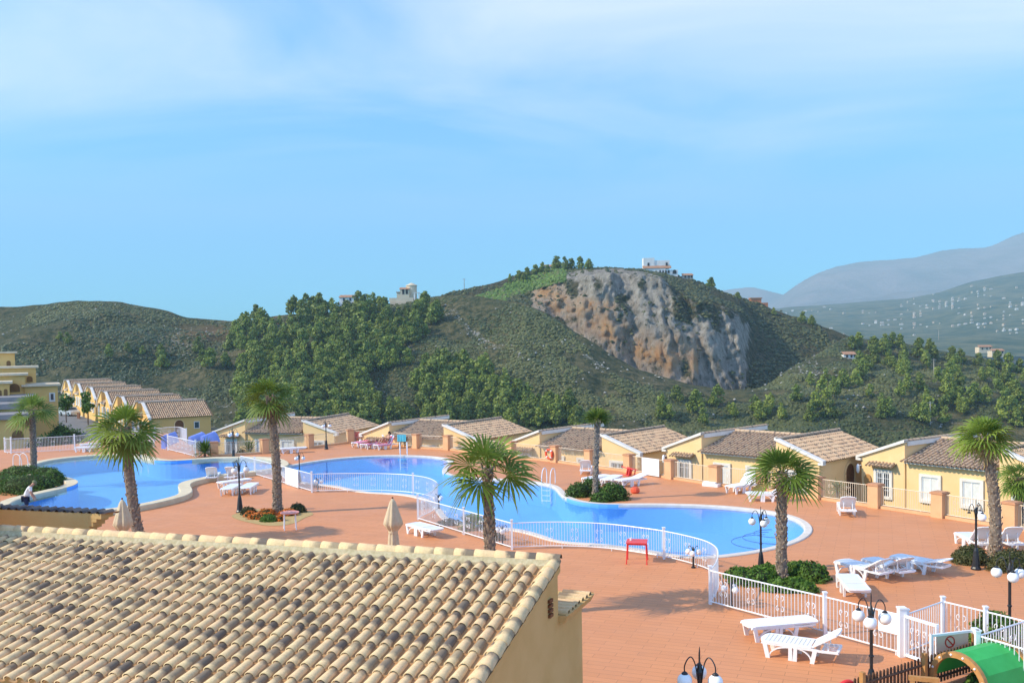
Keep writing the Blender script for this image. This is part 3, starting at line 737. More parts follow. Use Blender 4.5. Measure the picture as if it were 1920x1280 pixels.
# ------------------------------------------------------------------ sun loungers
def make_lounger(ang):
    """white slatted plastic lounger, foot at x = 0, head towards +x"""
    root = thing('sun_lounger', 'x', 'sun lounger', (0, 0, 0), 0, 'white plastic sun loungers')
    Wd, hz_, hx = .66, .37, 1.18
    f = MB()
    for s in (-1, 1):
        y = s*(Wd/2-.03)
        prof = [(0, .33), (.03, hz_+.02), (.12, hz_+.03), (hx, hz_-.01), (1.45, hz_-.04), (1.78, hz_-.02), (1.80, .30), (1.40, .29), (hx, .30), (.14, .32)]
        f.prism([(a, y-.025, b) for a, b in prof], (0, .05, 0))
        for x0, x1, xb in ((.05, .15, .17), (.66, .74, .70), (.78, .86, .80), (1.22, 1.32, 1.20)):
            f.prism([(x0, y-.03, .33), (x1, y-.03, .33), (xb+.05, y-.03, 0), (xb-.05, y-.03, 0)], (0, .06, 0))
        for a, b in ((.20, .70), (1.18, .82)):
            pts = [Vector((a+(b-a)*(1-math.cos(t)), y, .03+.28*math.sin(t))) for t in [math.pi/2*k/7 for k in range(8)]]
            for p, q in zip(pts, pts[1:]): f.bar(p, q, .04, .03)
    f.b2(1.74, 1.80, -Wd/2+.05, Wd/2-.05, .28, .34); f.b2(1.40, 1.45, -Wd/2+.05, Wd/2-.05, .27, .33)
    for k in range(4): f.b2(1.45, 1.74, -.21+.14*k-.02, -.21+.14*k+.02, .29, .315)
    f.build('frame', M['white_plastic'], root)
    s = MB(); n = 11; w = (hx-.10)/n
    s.prism([(0.0, -.24, hz_-.01), (-.03, -.16, hz_-.02), (-.05, 0, hz_-.02), (-.03, .16, hz_-.02), (.0, .24, hz_-.01), (.10, .32, hz_), (.10, -.32, hz_)], (0, 0, .035))
    for k in range(n): s.b2(.10+k*w+.008, .10+(k+1)*w-.008, -Wd/2+.05, Wd/2-.05, hz_+.004, hz_+.030)
    s.b2(.10, hx, -Wd/2+.0, -Wd/2+.055, hz_-.015, hz_+.034); s.b2(.10, hx, Wd/2-.055, Wd/2, hz_-.015, hz_+.034)
    s.build('seat', M['white_plastic'], root)
    b = MB(); L = .74; T = Matrix.Translation((hx+.01, 0, hz_+.012)) @ Matrix.Rotation(-R(ang), 4, 'Y'); n = 8; w = (L-.12)/n
    def bb(x0, x1, y0, y1, z0, z1): b.box(None, (x1-x0, y1-y0, z1-z0), M=T @ Matrix.Translation(((x0+x1)/2, (y0+y1)/2, (z0+z1)/2)))
    for k in range(n): bb(.02+k*w+.008, .02+(k+1)*w-.008, -Wd/2+.06, Wd/2-.06, -.01, .014)
    bb(0, L-.08, -Wd/2+.01, -Wd/2+.06, -.02, .02); bb(0, L-.08, Wd/2-.06, Wd/2-.01, -.02, .02)
    b.prism([(L-.10, -.31, -.015), (L-.03, -.26, -.015), (L, -.12, -.015), (L, .12, -.015), (L-.03, .26, -.015), (L-.10, .31, -.015)], (0, 0, .032), M=T)
    b.build('backrest', M['white_plastic'], root)
    if ang > 10:
        st = MB()
        for y in (-.18, .18): st.bar(T @ Vector((.40, y, -.01)), Vector((1.55, y, .31)), .03)
        st.build('strut', M['white_plastic'], root)
    return root
LP = {a: make_lounger(a) for a in (0, 14, 32, 46, 58)}; LU = {a: 0 for a in LP}
def lounger(foot, toward, ang, side, label):
    a, b = G(*foot), G(*toward); d = (b-a).normalized(); l = Vector((-d.y, d.x, 0))
    o = place(LP[ang], LU[ang], a+l*(.33*side), math.atan2(d.y, d.x), label); LU[ang] = 1
    return o
lounger((1426,1230), (1530,1245), 32, 1, 'raised sun lounger nearest the camera, in front of the flat one by the long fence')
lounger((1410,1205), (1530,1194), 0, 1, 'flat sun lounger just behind the nearest raised one, by the long fence')
lounger((1587,1098), (1611,1128), 0, 0, 'single flat sun lounger between the leaning palm bed and the triple globe lamp')
lounger((1562,1073), (1613,1086), 32, 1, 'raised sun lounger next to the bed of the leaning palm')
lounger((1628,1066), (1668,1079), 32, 0, 'sun lounger seen from its raised back, between two others beyond the palm bed')
lounger((1666,1064), (1722,1075), 14, 1, 'low backed sun lounger nearest the brown rounded shrubs')
lounger((1583,957), (1594,975), 46, 0, 'upright sun lounger standing alone in the open paving beyond the pool end')
lounger((1804,1016), (1838,1031), 46, 0, 'upright sun lounger behind the lamp with a missing globe')
lounger((1862,1016), (1894,1031), 46, 0, 'upright sun lounger behind the tall palm with the round shrubs')
lounger((1378,927), (1430,918), 46, 1, 'steeply raised sun lounger by the pillar with the white slab')
lounger((1400,940), (1456,941), 32, 1, 'half raised sun lounger in front of the steeply raised one by the terrace pillars')
lounger((1101,884), (1094,899), 46, 0, 'upright sun lounger behind the thin trunk of the short crowned palm')
lounger((1098,910), (1135,903), 0, 0, 'flat sun lounger mostly hidden by the shrub bed and the thin palm trunk')
lounger((1136,912), (1160,902), 0, 0, 'flat sun lounger between two others behind the poolside shrub bed')
lounger((1158,913), (1190,909), 14, 0, 'sun lounger beside the orange bag, behind the poolside shrub bed')
lounger((404,897), (387,913), 46, 0, 'upright sun lounger closest to the cream rim of the smaller pool')
lounger((450,896), (424,907), 46, 0, 'upright sun lounger second from the cream rim of the smaller pool')
lounger((411,917), (476,908), 0, 0, 'long flat sun lounger lying across, between the upright and the near flat ones')
lounger((424,930), (455,913), 0, 0, 'flat sun lounger right behind the slender double globe lamp')
lounger((458,928), (485,912), 0, 0, 'flat sun lounger between the double globe lamp and the flower bed palm')
lounger((760,999), (797,1009), 0, 1, 'lone flat sun lounger beside the closed beige parasol and the straight fence')
lounger((142,847), (192,846), 0, 0, 'flat sun lounger by the street fence on the far side of the smaller pool')
lounger((150,842), (196,839), 0, 0, 'second flat sun lounger by the street fence, closer to the fence')
lounger((526,850), (562,848), 0, 0, 'flat sun lounger on the far deck behind the flower bed palm')
def towel_on(l, ang, m, label, name='towel'):
    """a cloth lying on a lounger"""
    root = thing(name, label, 'towel', l.location.copy(), l.rotation_euler.z)
    mb = MB(); n = 14; rows = []
    for k in range(n+1):
        x = .12+1.70*k/n
        if x <= 1.19: p = Vector((x, 0, .405+.01*math.sin(k*2.1)))
        else: p = Vector((1.19+(x-1.19)*math.cos(R(ang)), 0, .405+(x-1.19)*math.sin(R(ang))+.006*math.sin(k*2)))
        rows.append([p+Vector((0, y, (-.10 if abs(y) > .34 else 0)+.006*math.sin(k+y*9))) for y in (-.36, -.30, -.1, .1, .30, .36)])
    vs = [q for r_ in rows for q in r_]+[q-Vector((0, 0, .012)) for r_ in rows for q in r_]; N = (n+1)*6
    fs = [(i*6+j, i*6+j+1, (i+1)*6+j+1, (i+1)*6+j) for i in range(n) for j in range(5)]
    mb.add(vs, fs+[tuple(N+q for q in reversed(f)) for f in fs]); o = mb.build('cloth', m, root, smooth=True)
    return root
s1 = lounger((664,839), (698,834), 0, 0, 'sun lounger with a pink towel, farthest of the sunbathers from the pool ladder'); towel_on(s1, 0, M['pink'], 'bright pink towel spread flat on the sunbathers outer lounger')
s2 = lounger((681,842), (716,836), 0, 0, 'sun lounger carrying the sunbather who lies down'); towel_on(s2, 0, M['pink'], 'pink towel under the sunbather who lies down')
s3 = lounger((703,843), (733,840), 58, 0, 'raised sun lounger with pink towel carrying the seated sunbather'); towel_on(s3, 58, M['pink'], 'pink towel hanging over the raised back behind the seated sunbather')

# ------------------------------------------------------------------ lamps
def make_lamp(angles, h=1.98, skip=None):
    root = thing('street_lamp', 'x', 'lamp', (0, 0, 0), 0, 'black globe lamps on the terrace')
    mb = MB(); mb.lathe([(.16, 0), (.16, .05), (.13, .10), (.10, .40), (.075, .62), (.055, .70), (.05, .72)], n=10); mb.build('base', M['iron'], root, smooth=False)
    mb = MB(); mb.tube([(0, 0, .70), (0, 0, h-.12)], .036, 8); mb.lathe([(.05, h-.14), (.065, h-.08), (.05, h-.02), (.03, h+.05), (.012, h+.10), (.012, h+.30), (.004, h+.36)], n=8); mb.lathe([(.05, .98), (.055, 1.0), (.05, 1.02)], n=8); mb.build('pole', M['iron'], root)
    for i, a in enumerate(angles):
        c, s = math.cos(a), math.sin(a); r1 = .30
        pts = [(.03, h-.30), (.07, h-.02), (.11, h+.12), (.17, h+.20), (.24, h+.17), (r1, h+.06), (r1, h-.06)]
        mb = MB(); mb.tube(catmull([Vector((c*q, s*q, z)) for q, z in pts], 3, False), .012, 5); mb.lathe([(.055, h-.09), (.06, h-.07), (.03, h-.04), (.012, h-.03)], (c*r1, s*r1, 0), 8)
        arm = mb.build('arm', M['iron'], root)
        if i != skip:
            mb = MB(); mb.ball((c*r1, s*r1, h-.20), .132, 16, 12); mb.build('globe', M['globe'], arm, smooth=True)
    return root
def make_low_lamp():
    root = thing('low_lamp', 'x', 'lamp', (0, 0, 0), 0, 'low globe lamps beside the pool')
    mb = MB(); mb.tube([(0, 0, 0), (0, 0, .58)], .035, 8); mb.lathe([(.08, 0), (.08, .03), (.04, .06)], n=8); mb.lathe([(.03, .58), (.04, .62), (.005, .74)], n=8); mb.build('pole', M['iron'], root)
    for a in (0, 2.1, 4.2):
        c, s = math.cos(a), math.sin(a)
        mb = MB(); mb.tube(catmull([Vector((c*q, s*q, z)) for q, z in ((.02, .50), (.06, .66), (.13, .74), (.19, .70), (.20, .64))], 3, False), .011, 5); arm = mb.build('arm', M['iron'], root)
        mb = MB(); mb.ball((c*.20, s*.20, .53), .10, 12, 8); mb.build('globe', M['globe'], arm, smooth=True)
    return root
lamp3 = make_lamp([R(0), R(120), R(240)]); lampm = make_lamp([R(180), R(20), R(260)], skip=0)
def lamp(px, rz, label, used, proto=None, base=None, sc_=1.0):
    p = base or G(*px); return place(proto or lamp3, used, p, rz, label, sc_)
lamp((1634,1317), R(5), 'black lamp with three white globes standing next to the wooden picket fence', 0)
lamp(None, R(200), 'black lamp cut off by the lower edge, nearest the foreground house', 1, base=D(1312,1262,15.6)*1-Vector((0, 0, D(1312,1262,15.6).z)))
lamp((450,960), R(10), 'black globe lamp beside the flower bed with orange blooms', 1, sc_=1.13)
lamp((612,842), R(0), 'black globe lamp on the far deck in front of the first house', 1, sc_=1.0)
lamp((438,862), R(0), 'black globe lamp behind the smaller pool, in front of the yucca garden', 1, sc_=1.0)
lamp((562,905), R(0), 'black globe lamp just behind the gate board between the pools', 1, sc_=.80)
lamp((1427,1071), R(35), 'black globe lamp between the pool end and the leaning palm', 1, sc_=.93)
lamp((1893,1210), R(15), 'black globe lamp beside the rounded green shrub behind the folding fence', 1)
lamp((1830,1067), R(20), 'black lamp with a missing globe in front of the brown rounded shrubs', 0, lampm)
q_ = D(162,948,31.0); lamp(None, R(10), 'black globe lamp mostly hidden behind the corniced wall', 1, base=Vector((q_.x, q_.y, 0)))
ll0 = make_low_lamp()
place(ll0, 0, G(596,921), .3, 'low globe lamp by the fence between the pools')
place(ll0, 1, G(823,955), 1.0, 'low globe lamp in the tight loop of the curving fence')
place(ll0, 1, G(942,1020), .5, 'low globe lamp close to the nearest palm trunk, behind the straight fence')
place(ll0, 1, G(1300,1064), .2, 'low globe lamp behind the bowed fence near the red table')
place(ll0, 1, G(1371,1137), .9, 'low globe lamp behind the long fence next to the palm bed')

# ------------------------------------------------------------------ parasols, tables, chairs
def parasol(base, label, h=2.45, rz=0):
    root = thing('parasol', label, 'parasol', base, rz, 'closed beige parasols')
    mb = MB(); mb.lathe([(.26, 0), (.26, .06), (.05, .09), (.05, .25)], n=14); mb.build('foot', M['rock_white'], root)
    mb = MB(); mb.tube([(0, 0, .08), (0, 0, h-.05)], .022, 8); mb.build('pole', M['white_metal'], root)
    mb = MB(); n = 32; prof = [(h, .035), (h-.10, .10), (h-.35, .17), (h-.72, .27), (h-.86, .30), (h-.98, .22), (h-1.12, .135), (h-1.24, .15), (h-1.6, .18), (h-1.95, .205)]
    vs = []; 
    for i, (z, r_) in enumerate(prof):
        for k in range(n):
            a = 2*math.pi*k/n; fold = 1+(.30 if 2 < i else .12*i)*(.5*math.cos(a*8)+.25*math.cos(a*5+1.3))*(.5 if i in (6,) else 1)
            vs.append((r_*fold*math.cos(a), r_*fold*math.sin(a), z+(.05*math.cos(a*3) if i > 8 else 0)))
    fs = [(i*n+k, i*n+(k+1) % n, (i+1)*n+(k+1) % n, (i+1)*n+k) for i in range(len(prof)-1) for k in range(n)]+[tuple(range(n))]
    mb.add(vs, fs); cn = mb.build('canopy', M['canvas'], root, smooth=True)
    mb = MB(); mb.lathe([(.16, h-1.16), (.165, h-1.13), (.16, h-1.08)], n=16); mb.build('strap', M['canvas'], cn)
    mb = MB(); mb.ball((0, 0, h+.04), .035, 8, 6); mb.build('finial', M['door_wood'], root, smooth=True)
    return root
q_ = D(737,985,30.7); parasol((q_.x, q_.y, 0), 'closed beige parasol standing beside the lone flat lounger', 2.5)
q_ = D(230,970,31.5); parasol((q_.x, q_.y, 0), 'closed beige parasol standing against the shaggy trunk by the corniced wall', 2.5, .6)
def table(a, w, d_, h, rz, top_m, leg_m, label, round_=False):
    root = thing('table', label, 'table', a, rz)
    mb = MB()
    if round_: mb.lathe([(w/2-.02, h-.05), (w/2, h-.035), (w/2, h-.012), (w/2-.02, h)], n=28)
    else: mb.b2(-w/2, w/2, -d_/2, d_/2, h-.035, h); mb.b2(-w/2+.03, w/2-.03, -d_/2+.03, d_/2-.03, h-.08, h-.036)
    mb.build('table_top', top_m, root)
    k = .62 if round_ else 1
    for sx in (-1, 1):
        for sy in (-1, 1):
            mb = MB(); x, y = sx*(w/2-.04)*k, sy*(d_/2-.04)*k; mb.tube([(x*1.0, y*1.0, h-.05), (x*1.1, y*1.1, .02)], .02, 6); mb.lathe([(.026, 0), (.026, .04)], (x*1.1, y*1.1, 0), 6); mb.build('leg', leg_m, root)
    return root
A_, B_ = G(1172,1057), G(1208,1058); C_ = G(1217,1049); ctr = (A_+C_)/2
table(ctr, .72, .72, .74, math.atan2((B_-A_).y, (B_-A_).x), M['red'], M['red'], 'square red table standing alone in front of the bowed fence')
mb = MB(); mb.lathe([(.035, 0), (.045, .10), (.04, .10), (.03, .012)], n=10); o = mb.build('cup', M['white_plastic']); o.location = D(1183,1013,ctr.y+.1)*1; o.location.z = .74; tag(o, 'small white cup standing on the square red table', 'cup')
table(G(544,991.5), .80, .80, .74, .3, M['salmon'], M['white_metal'], 'round salmon pink table on white legs beside the flower bed', True)
def stacking_chair(m, loc, rot, label, name='chair', leg=None):
    root = thing(name, label, 'chair', loc); root.rotation_euler = rot
    mb = MB(); mb.b2(-.22, .22, -.22, .22, .40, .44); mb.build('seat', m, root)
    mb = MB()
    for k in range(5): mb.b2(-.19+.08*k, -.13+.08*k, .20, .235, .46, .82)
    mb.b2(-.24, .24, .195, .24, .80, .88); mb.b2(-.24, -.19, .2, .24, .42, .82); mb.b2(.19, .24, .2, .24, .42, .82); mb.build('backrest', m, root)
    for s in (-1, 1):
        mb = MB(); mb.b2(s*.25-.03, s*.25+.03, -.22, .24, .62, .66); mb.bar((s*.25, -.20, .62), (s*.25, -.20, .40), .05); mb.build('armrest', m, root)
        for y in (-.20, .20): mb = MB(); mb.bar((s*.20, y, .40), (s*.25, y*1.2, 0), .05); mb.build('leg', leg or m, root)
    return root
stacking_chair(M['red'], G(1170,890)+Vector((0, 0, .25)), (R(95), R(10), R(40)), 'red plastic chair lying overturned in front of the notice board gate')
stacking_chair(M['red'], G(672,829), (0, 0, R(160)), 'upright red plastic chair next to the sunbathers')
tc_ = stacking_chair(M['dark'], G(755,837), (0, 0, R(170)), 'black chair with a turquoise towel draped over its back')
root = thing('towel', 'turquoise towel draped over the back of the black chair', 'towel', G(755,837), R(170)); mb = MB()
for s in (1, -1):
    y = .26 if s > 0 else .17
    vs = [(x, y+s*.012*math.sin(x*30), z) for z in (.94, .8, .6, .42 if s > 0 else .55) for x in [-.34+.068*k for k in range(11)]]
    mb.add(vs, [(i*11+j, i*11+j+1, (i+1)*11+j+1, (i+1)*11+j) for i in range(3) for j in range(10)])
mb.b2(-.34, .34, .165, .265, .93, .95); mb.build('cloth', M['turquoise'], root)
# lifebuoy
p_ = PILLARS[8]; d_ = (PILLARS[9]-PILLARS[7]).normalized(); nrm = Vector((-d_.y, d_.x, 0)); nrm = nrm if nrm.y < 0 else -nrm
root = thing('lifebuoy', 'orange red lifebuoy hanging on a pillar of the terrace edge', 'lifebuoy', p_+nrm*.36-d_*.25+Vector((0, 0, .55)), math.atan2(d_.y, d_.x))
def torus(mb, Rr, r_, n=24, m=10, a0=0, a1=2*math.pi, mi=0):
    mb.tube([Vector((Rr*math.cos(a0+(a1-a0)*k/n), 0, Rr*math.sin(a0+(a1-a0)*k/n))) for k in range(n+1)], r_, m, mi, cap=abs(a1-a0) < 6.2)
M['buoy'] = rough_mat('orange_buoy', (.72, .09, .04), (.78, .13, .06), 6, .5)
mb = MB(); torus(mb, .29, .075); mb.build('ring', M['buoy'], root, smooth=True)
for k in range(4):
    mb = MB(); a = math.pi/4+k*math.pi/2; torus(mb, .29, .079, 4, 10, a-.14, a+.14); mb.build('band', M['white_paint'], root)
# small things lying about
root = thing('folded_sunbed_cover', 'white folded slab lying at the foot of a peach pillar', 'cover', G(1334,911), R(-40)); mb = MB()
mb.b2(-.45, .45, -.2, .2, 0, .16); mb.b2(-.42, .30, -.18, .18, .16, .24); mb.build('bundle', M['white_paint'], root)
root = thing('beach_bag', 'orange beach bag on the paving beside the poolside shrub bed', 'bag', G(1191,924), .4); mb = MB()
mb.lathe([(.16, 0), (.24, .08), (.22, .22), (.15, .30), (.10, .28)], n=10); mb.build('bag', M['buoy'], root); mb = MB(); torus(mb, .12, .015, 10, 5, 0, math.pi); o = mb.build('handle', M['buoy'], root); o.location = (0, 0, .28)

# ------------------------------------------------------------------ playground corner
def on_line(px, z): return G(px[0], px[1], z)
pa, pb = on_line((1600,1283), .60), on_line((1826,1212), .60); pa.z = pb.z = 0; dv = pb-pa; L = dv.length
root = thing('picket_fence', 'brown wooden picket fence with round topped pales in front of the play tunnel', 'fence', pa, math.atan2(dv.y, dv.x))
mb = MB(); n = int(L/.115)
for k in range(n):
    x = .05+k*L/n
    mb.prism([(x-.03, -.012, .06), (x+.03, -.012, .06), (x+.03, -.012, .68), (x+.02, -.012, .715), (x, -.012, .73), (x-.02, -.012, .715), (x-.03, -.012, .68)], (0, .024, 0))
mb.build('pales', M['brown_wood'], root)
for z in (.20, .58): mb = MB(); mb.tube([(0, -.045, z), (L, -.045, z)], .028, 6); mb.build('rail', M['brown_wood'], root)
for x in (.16, L*.53): mb = MB(); mb.b2(x-.045, x+.045, -.14, -.05, 0, .86); mb.build('post', M['tan_wood'], root)
p_ = D(1828,1184,(pb.y+.05)); root = thing('capped_post', 'wooden post with white cap at the end of the picket fence', 'post', (p_.x, p_.y, 0)); mb = MB(); mb.b2(-.05, .05, -.05, .05, 0, .90); mb.build('shaft', M['tan_wood'], root); mb = MB(); mb.b2(-.065, .065, -.065, .065, .90, 1.02); mb.build('cap', M['white_metal'], root)
# prohibition sign on a white frame
fa, fb = base_from_top(1746, 1189, .98), Vector((p_.x-.06, p_.y, 0)); fd = fb-fa
root = thing('prohibition_sign', 'pale board with red barred circle behind the picket fence', 'sign', fa, math.atan2(fd.y, fd.x)); L2 = fd.length
mb = MB(); mb.b2(0, L2, -.025, .025, .93, .98); mb.b2(-.02, .03, -.026, .026, 0, .98); mb.build('frame', M['white_metal'], root)
sm_ = rough_mat('faded_sign_board', (.60, .43, .33), (.64, .47, .37), 3, .6)
mb = MB(); mb.b2(.14, L2-.12, -.012, .012, .48, .93); bo = mb.build('board', sm_, root)
M['sign_red'] = rough_mat('sign_red', (.45, .035, .02), (.50, .045, .03), 5, .6)
mb = MB(); cxs = L2*.44; rp_ = [(.112, .10), (.135, .10)]
vs = []; n = 32
for k in range(n):
    a = 2*math.pi*k/n
    for r_ in (.108, .134):
        for y in (-.022, -.0125): vs.append((cxs+r_*math.cos(a), y, .77+r_*math.sin(a)))
fs = []
for k in range(n):
    a, b = k*4, ((k+1) % n)*4; fs += [(a, b, b+2, a+2), (a+2, b+2, b+3, a+3), (a, a+1, b+1, b)]
mb.add(vs, fs); mb.prism([(cxs-.095, -.0215, .77+.075), (cxs-.075, -.0215, .77+.095), (cxs+.095, -.0215, .77-.075), (cxs+.075, -.0215, .77-.095)], (0, .009, 0)); mb.build('barred_circle', M['sign_red'], bo)
# play tunnel
c0 = D(1797,1232,18.97); c1 = D(1880,1209,19.66); ax = Vector((c1.x-c0.x, c1.y-c0.y, 0)); Lt = ax.length
root = thing('play_tunnel', 'play tunnel with green canopy over bent wooden hoops', 'play tunnel', (c0.x, c0.y, 0), math.atan2(ax.y, ax.x)); rt, zc_ = .66, .30
for x in (0, Lt):
    mb = MB(); n = 20; vs = []
    for k in range(n+1):
        a = -.25+(math.pi+.5)*k/n
        for r_ in (rt-.10, rt+.02):
            for dx in (-.05, .05): vs.append((x+dx, r_*math.cos(a), zc_+r_*math.sin(a)))
    fs = []
    for k in range(n):
        a, b = k*4, (k+1)*4; fs += [(a, b, b+1, a+1), (a+2, a+3, b+3, b+2), (a, a+2, b+2, b), (a+1, b+1, b+3, a+3)]
    mb.add(vs, fs); hp_ = mb.build('hoop', M['tan_wood'], root)
    for a in (.35, .85, 1.35, 1.8, 2.3, 2.8):
        mb = MB(); mb.ball((x-.055, (rt-.04)*math.cos(a), zc_+(rt-.04)*math.sin(a)), .026, 8, 6); mb.build('bolt_cap', M['white_plastic'], hp_, smooth=True)
mb = MB(); n = 6; vs = []
for x in (.055, Lt-.055):
    for k in range(n+1):
        a = math.pi*k/n-.0; 
        for r_ in (rt-.02, rt+.0): vs.append((x, r_*math.cos(a), zc_+r_*math.sin(a)))
N = (n+1)*2; fs = []
for k in range(n): a = k*2; fs += [(a+1, a+3, N+a+3, N+a+1), (a, N+a, N+a+2, a+2)]
mb.add(vs, fs); mb.build('canopy', M['green_sheet'], root)
for y in (-.30, .30): mb = MB(); mb.b2(.1, Lt-.1, y-.05, y+.05, .02, .06); mb.build('floor_rail', M['tan_wood'], root)
q_ = G(1731,1267,.62); root = thing('wooden_beam', 'tan wooden beam between the picket fence and the play tunnel', 'beam', (q_.x, q_.y, 0), R(-18)); mb = MB(); mb.b2(-.28, .30, -.045, .045, .52, .61); mb.build('beam', M['tan_wood'], root)
for x in (-.2, .2): mb = MB(); mb.b2(x-.04, x+.04, -.04, .04, 0, .52); mb.build('leg', M['tan_wood'], root)
q_ = G(1588,1279,.5); root = thing('play_arch', 'red rounded play panel just showing behind the picket fence', 'play equipment', (q_.x, q_.y, 0), R(15)); mb = MB(); torus(mb, .22, .05, 12, 8, 0, math.pi); o = mb.build('arch', M['red'], root, smooth=True); o.location = (0, 0, .30)
mb = MB(); mb.b2(-.26, -.18, -.04, .04, 0, .30); mb.b2(.18, .26, -.04, .04, 0, .30); mb.build('stand', M['red'], root)

# ------------------------------------------------------------------ people
def body(name, joints, edges, rad, m, parent=None, sub=2):
    me = bpy.data.meshes.new(name); names = list(joints); me.from_pydata([joints[k] for k in names], [(names.index(a), names.index(b)) for a, b in edges], [])
    me.materials.append(m); o = bpy.data.objects.new(name, me); COL.objects.link(o)
    md = o.modifiers.new('skin', 'SKIN'); md.use_smooth_shade = True
    for i, k in enumerate(names):
        r_ = rad[k]; sv = me.skin_vertices[0].data[i]; sv.radius = r_ if isinstance(r_, tuple) else (r_, r_); sv.use_root = (i == 0)
    s = o.modifiers.new('sub', 'SUBSURF'); s.levels = sub; s.render_levels = sub
    if parent is not None: o.parent = parent
    return o
EDG = [('pelvis','waist'),('waist','chest'),('chest','neck'),('neck','head'),('head','crown'),('chest','shl'),('shl','ell'),('ell','wrl'),('wrl','hal'),('chest','shr'),('shr','elr'),('elr','wrr'),('wrr','har'),('pelvis','hil'),('hil','knl'),('knl','anl'),('anl','tol'),('pelvis','hir'),('hir','knr'),('knr','anr'),('anr','tor')]
RAD = dict(pelvis=(.15,.12), waist=(.14,.11), chest=(.17,.12), neck=.055, head=.085, crown=.075, shl=.06, ell=.045, wrl=.032, hal=.04, shr=.06, elr=.045, wrr=.032, har=.04, hil=.09, knl=.06, anl=.04, tol=.035, hir=.09, knr=.06, anr=.04, tor=.035)
def fingers(root, hand, dirv, m, s=1.0):
    d = Vector(dirv).normalized(); sd_ = d.cross(Vector((0, 0, 1))); sd_ = sd_.normalized() if sd_.length > .1 else Vector((1, 0, 0)); mb = MB()
    for k, L_ in enumerate((.060, .075, .080, .070)):
        b = Vector(hand)+sd_*((k-1.5)*.019); n_ = d.cross(sd_)
        mb.tube([b, b+d*L_*.5+n_*.004, b+d*L_-n_*(.010+.004*k)], [.009, .008, .006], 6)
    b = Vector(hand)-sd_*.035-d*.03; mb.tube([b, b-sd_*.022+d*.03, b-sd_*.022+d*.055], [.010, .009, .007], 6)
    return mb
def face(root, c, fwd, m):
    mb = MB(); f = Vector(fwd).normalized(); s_ = f.cross(Vector((0, 0, 1))).normalized(); u_ = s_.cross(f)
    mb.tube([c+f*.085+u_*.02, c+f*.112-u_*.015, c+f*.088-u_*.028], [.010, .014, .010], 6); mb.build('nose', m, root, smooth=True)
    for s in (-1, 1):
        e = MB(); e.ball(c+f*.083+s_*(.032*s)+u_*.022, .010, 8, 6); e.build('eye', M['dark'], root, smooth=True)
        e = MB(); e.ball(c+s_*(.088*s), (.018, .022, .03), 8, 6); e.build('ear', m, root, smooth=True)
    e = MB(); e.tube([c+f*.085-s_*.025-u_*.05, c+f*.092-u_*.052, c+f*.085+s_*.025-u_*.05], .006, 5); e.build('mouth', M['door_wood'], root)
# gardener bending forward by the smaller pool
gq = G(50, 968); gr = thing('person', 'person in white shirt and olive cap bending forward at the rim of the smaller pool', 'person', gq, R(-62))
J = dict(pelvis=(0,0,.92), waist=(0,.05,1.08), chest=(0,.16,1.32), neck=(0,.26,1.46), head=(0,.34,1.53), crown=(0,.39,1.57),
         shl=(-.19,.18,1.36), ell=(-.25,.24,1.08), wrl=(-.24,.36,.88), hal=(-.23,.40,.80), shr=(.19,.18,1.36), elr=(.25,.22,1.08), wrr=(.26,.32,.86), har=(.25,.36,.78),
         hil=(-.10,-.02,.86), knl=(-.12,.04,.48), anl=(-.12,-.03,.09), tol=(-.13,.12,.04), hir=(.10,-.02,.86), knr=(.12,.04,.48), anr=(.12,-.03,.09), tor=(.13,.12,.04))
gb_ = body('body', J, EDG, RAD, M['skin'], gr)
JS = {k: J[k] for k in ('pelvis','waist','chest','shl','shr')}; JS['ell'] = tuple(Vector(J['shl']).lerp(Vector(J['ell']), .62)); JS['elr'] = tuple(Vector(J['shr']).lerp(Vector(J['elr']), .62))
body('shirt', JS, [('pelvis','waist'),('waist','chest'),('chest','shl'),('shl','ell'),('chest','shr'),('shr','elr')], dict(pelvis=(.19,.15), waist=(.18,.145), chest=(.20,.155), shl=.085, shr=.085, ell=.075, elr=.075), M['shirt'], gr)
JP = {'pelvis': (0,-.01,.90), 'hil': J['hil'], 'knl': tuple(Vector(J['hil']).lerp(Vector(J['knl']), .9)), 'hir': J['hir'], 'knr': tuple(Vector(J['hir']).lerp(Vector(J['knr']), .9))}
body('shorts', JP, [('pelvis','hil'),('hil','knl'),('pelvis','hir'),('hir','knr')], dict(pelvis=(.18,.14), hil=.115, knl=.095, hir=.115, knr=.095), M['navy'], gr)
mb = MB(); hc = Vector((0,.36,1.57)); T_ = Matrix.Translation(hc) @ Matrix.Rotation(R(-50), 4, 'X'); mb.lathe([(.118, -.02), (.118, .03), (.10, .08), (.05, .11), (.01, .115)], n=16, M=T_); mb.prism([(-.09, .08, -.02), (.09, .08, -.02), (.07, .20, -.03), (0, .22, -.03), (-.07, .20, -.03)], (0, 0, .012), M=T_); mb.build('cap', M['cap'], gr, smooth=False)
face(gr, Vector((0,.36,1.53)), Vector((0,.75,-.6)), M['skin'])
for h_, e_ in (('hal','wrl'),('har','wrr')): fingers(gr, J[h_], Vector(J[h_])-Vector(J[e_]), M['skin']).build('fingers', M['skin'], gr, smooth=True)
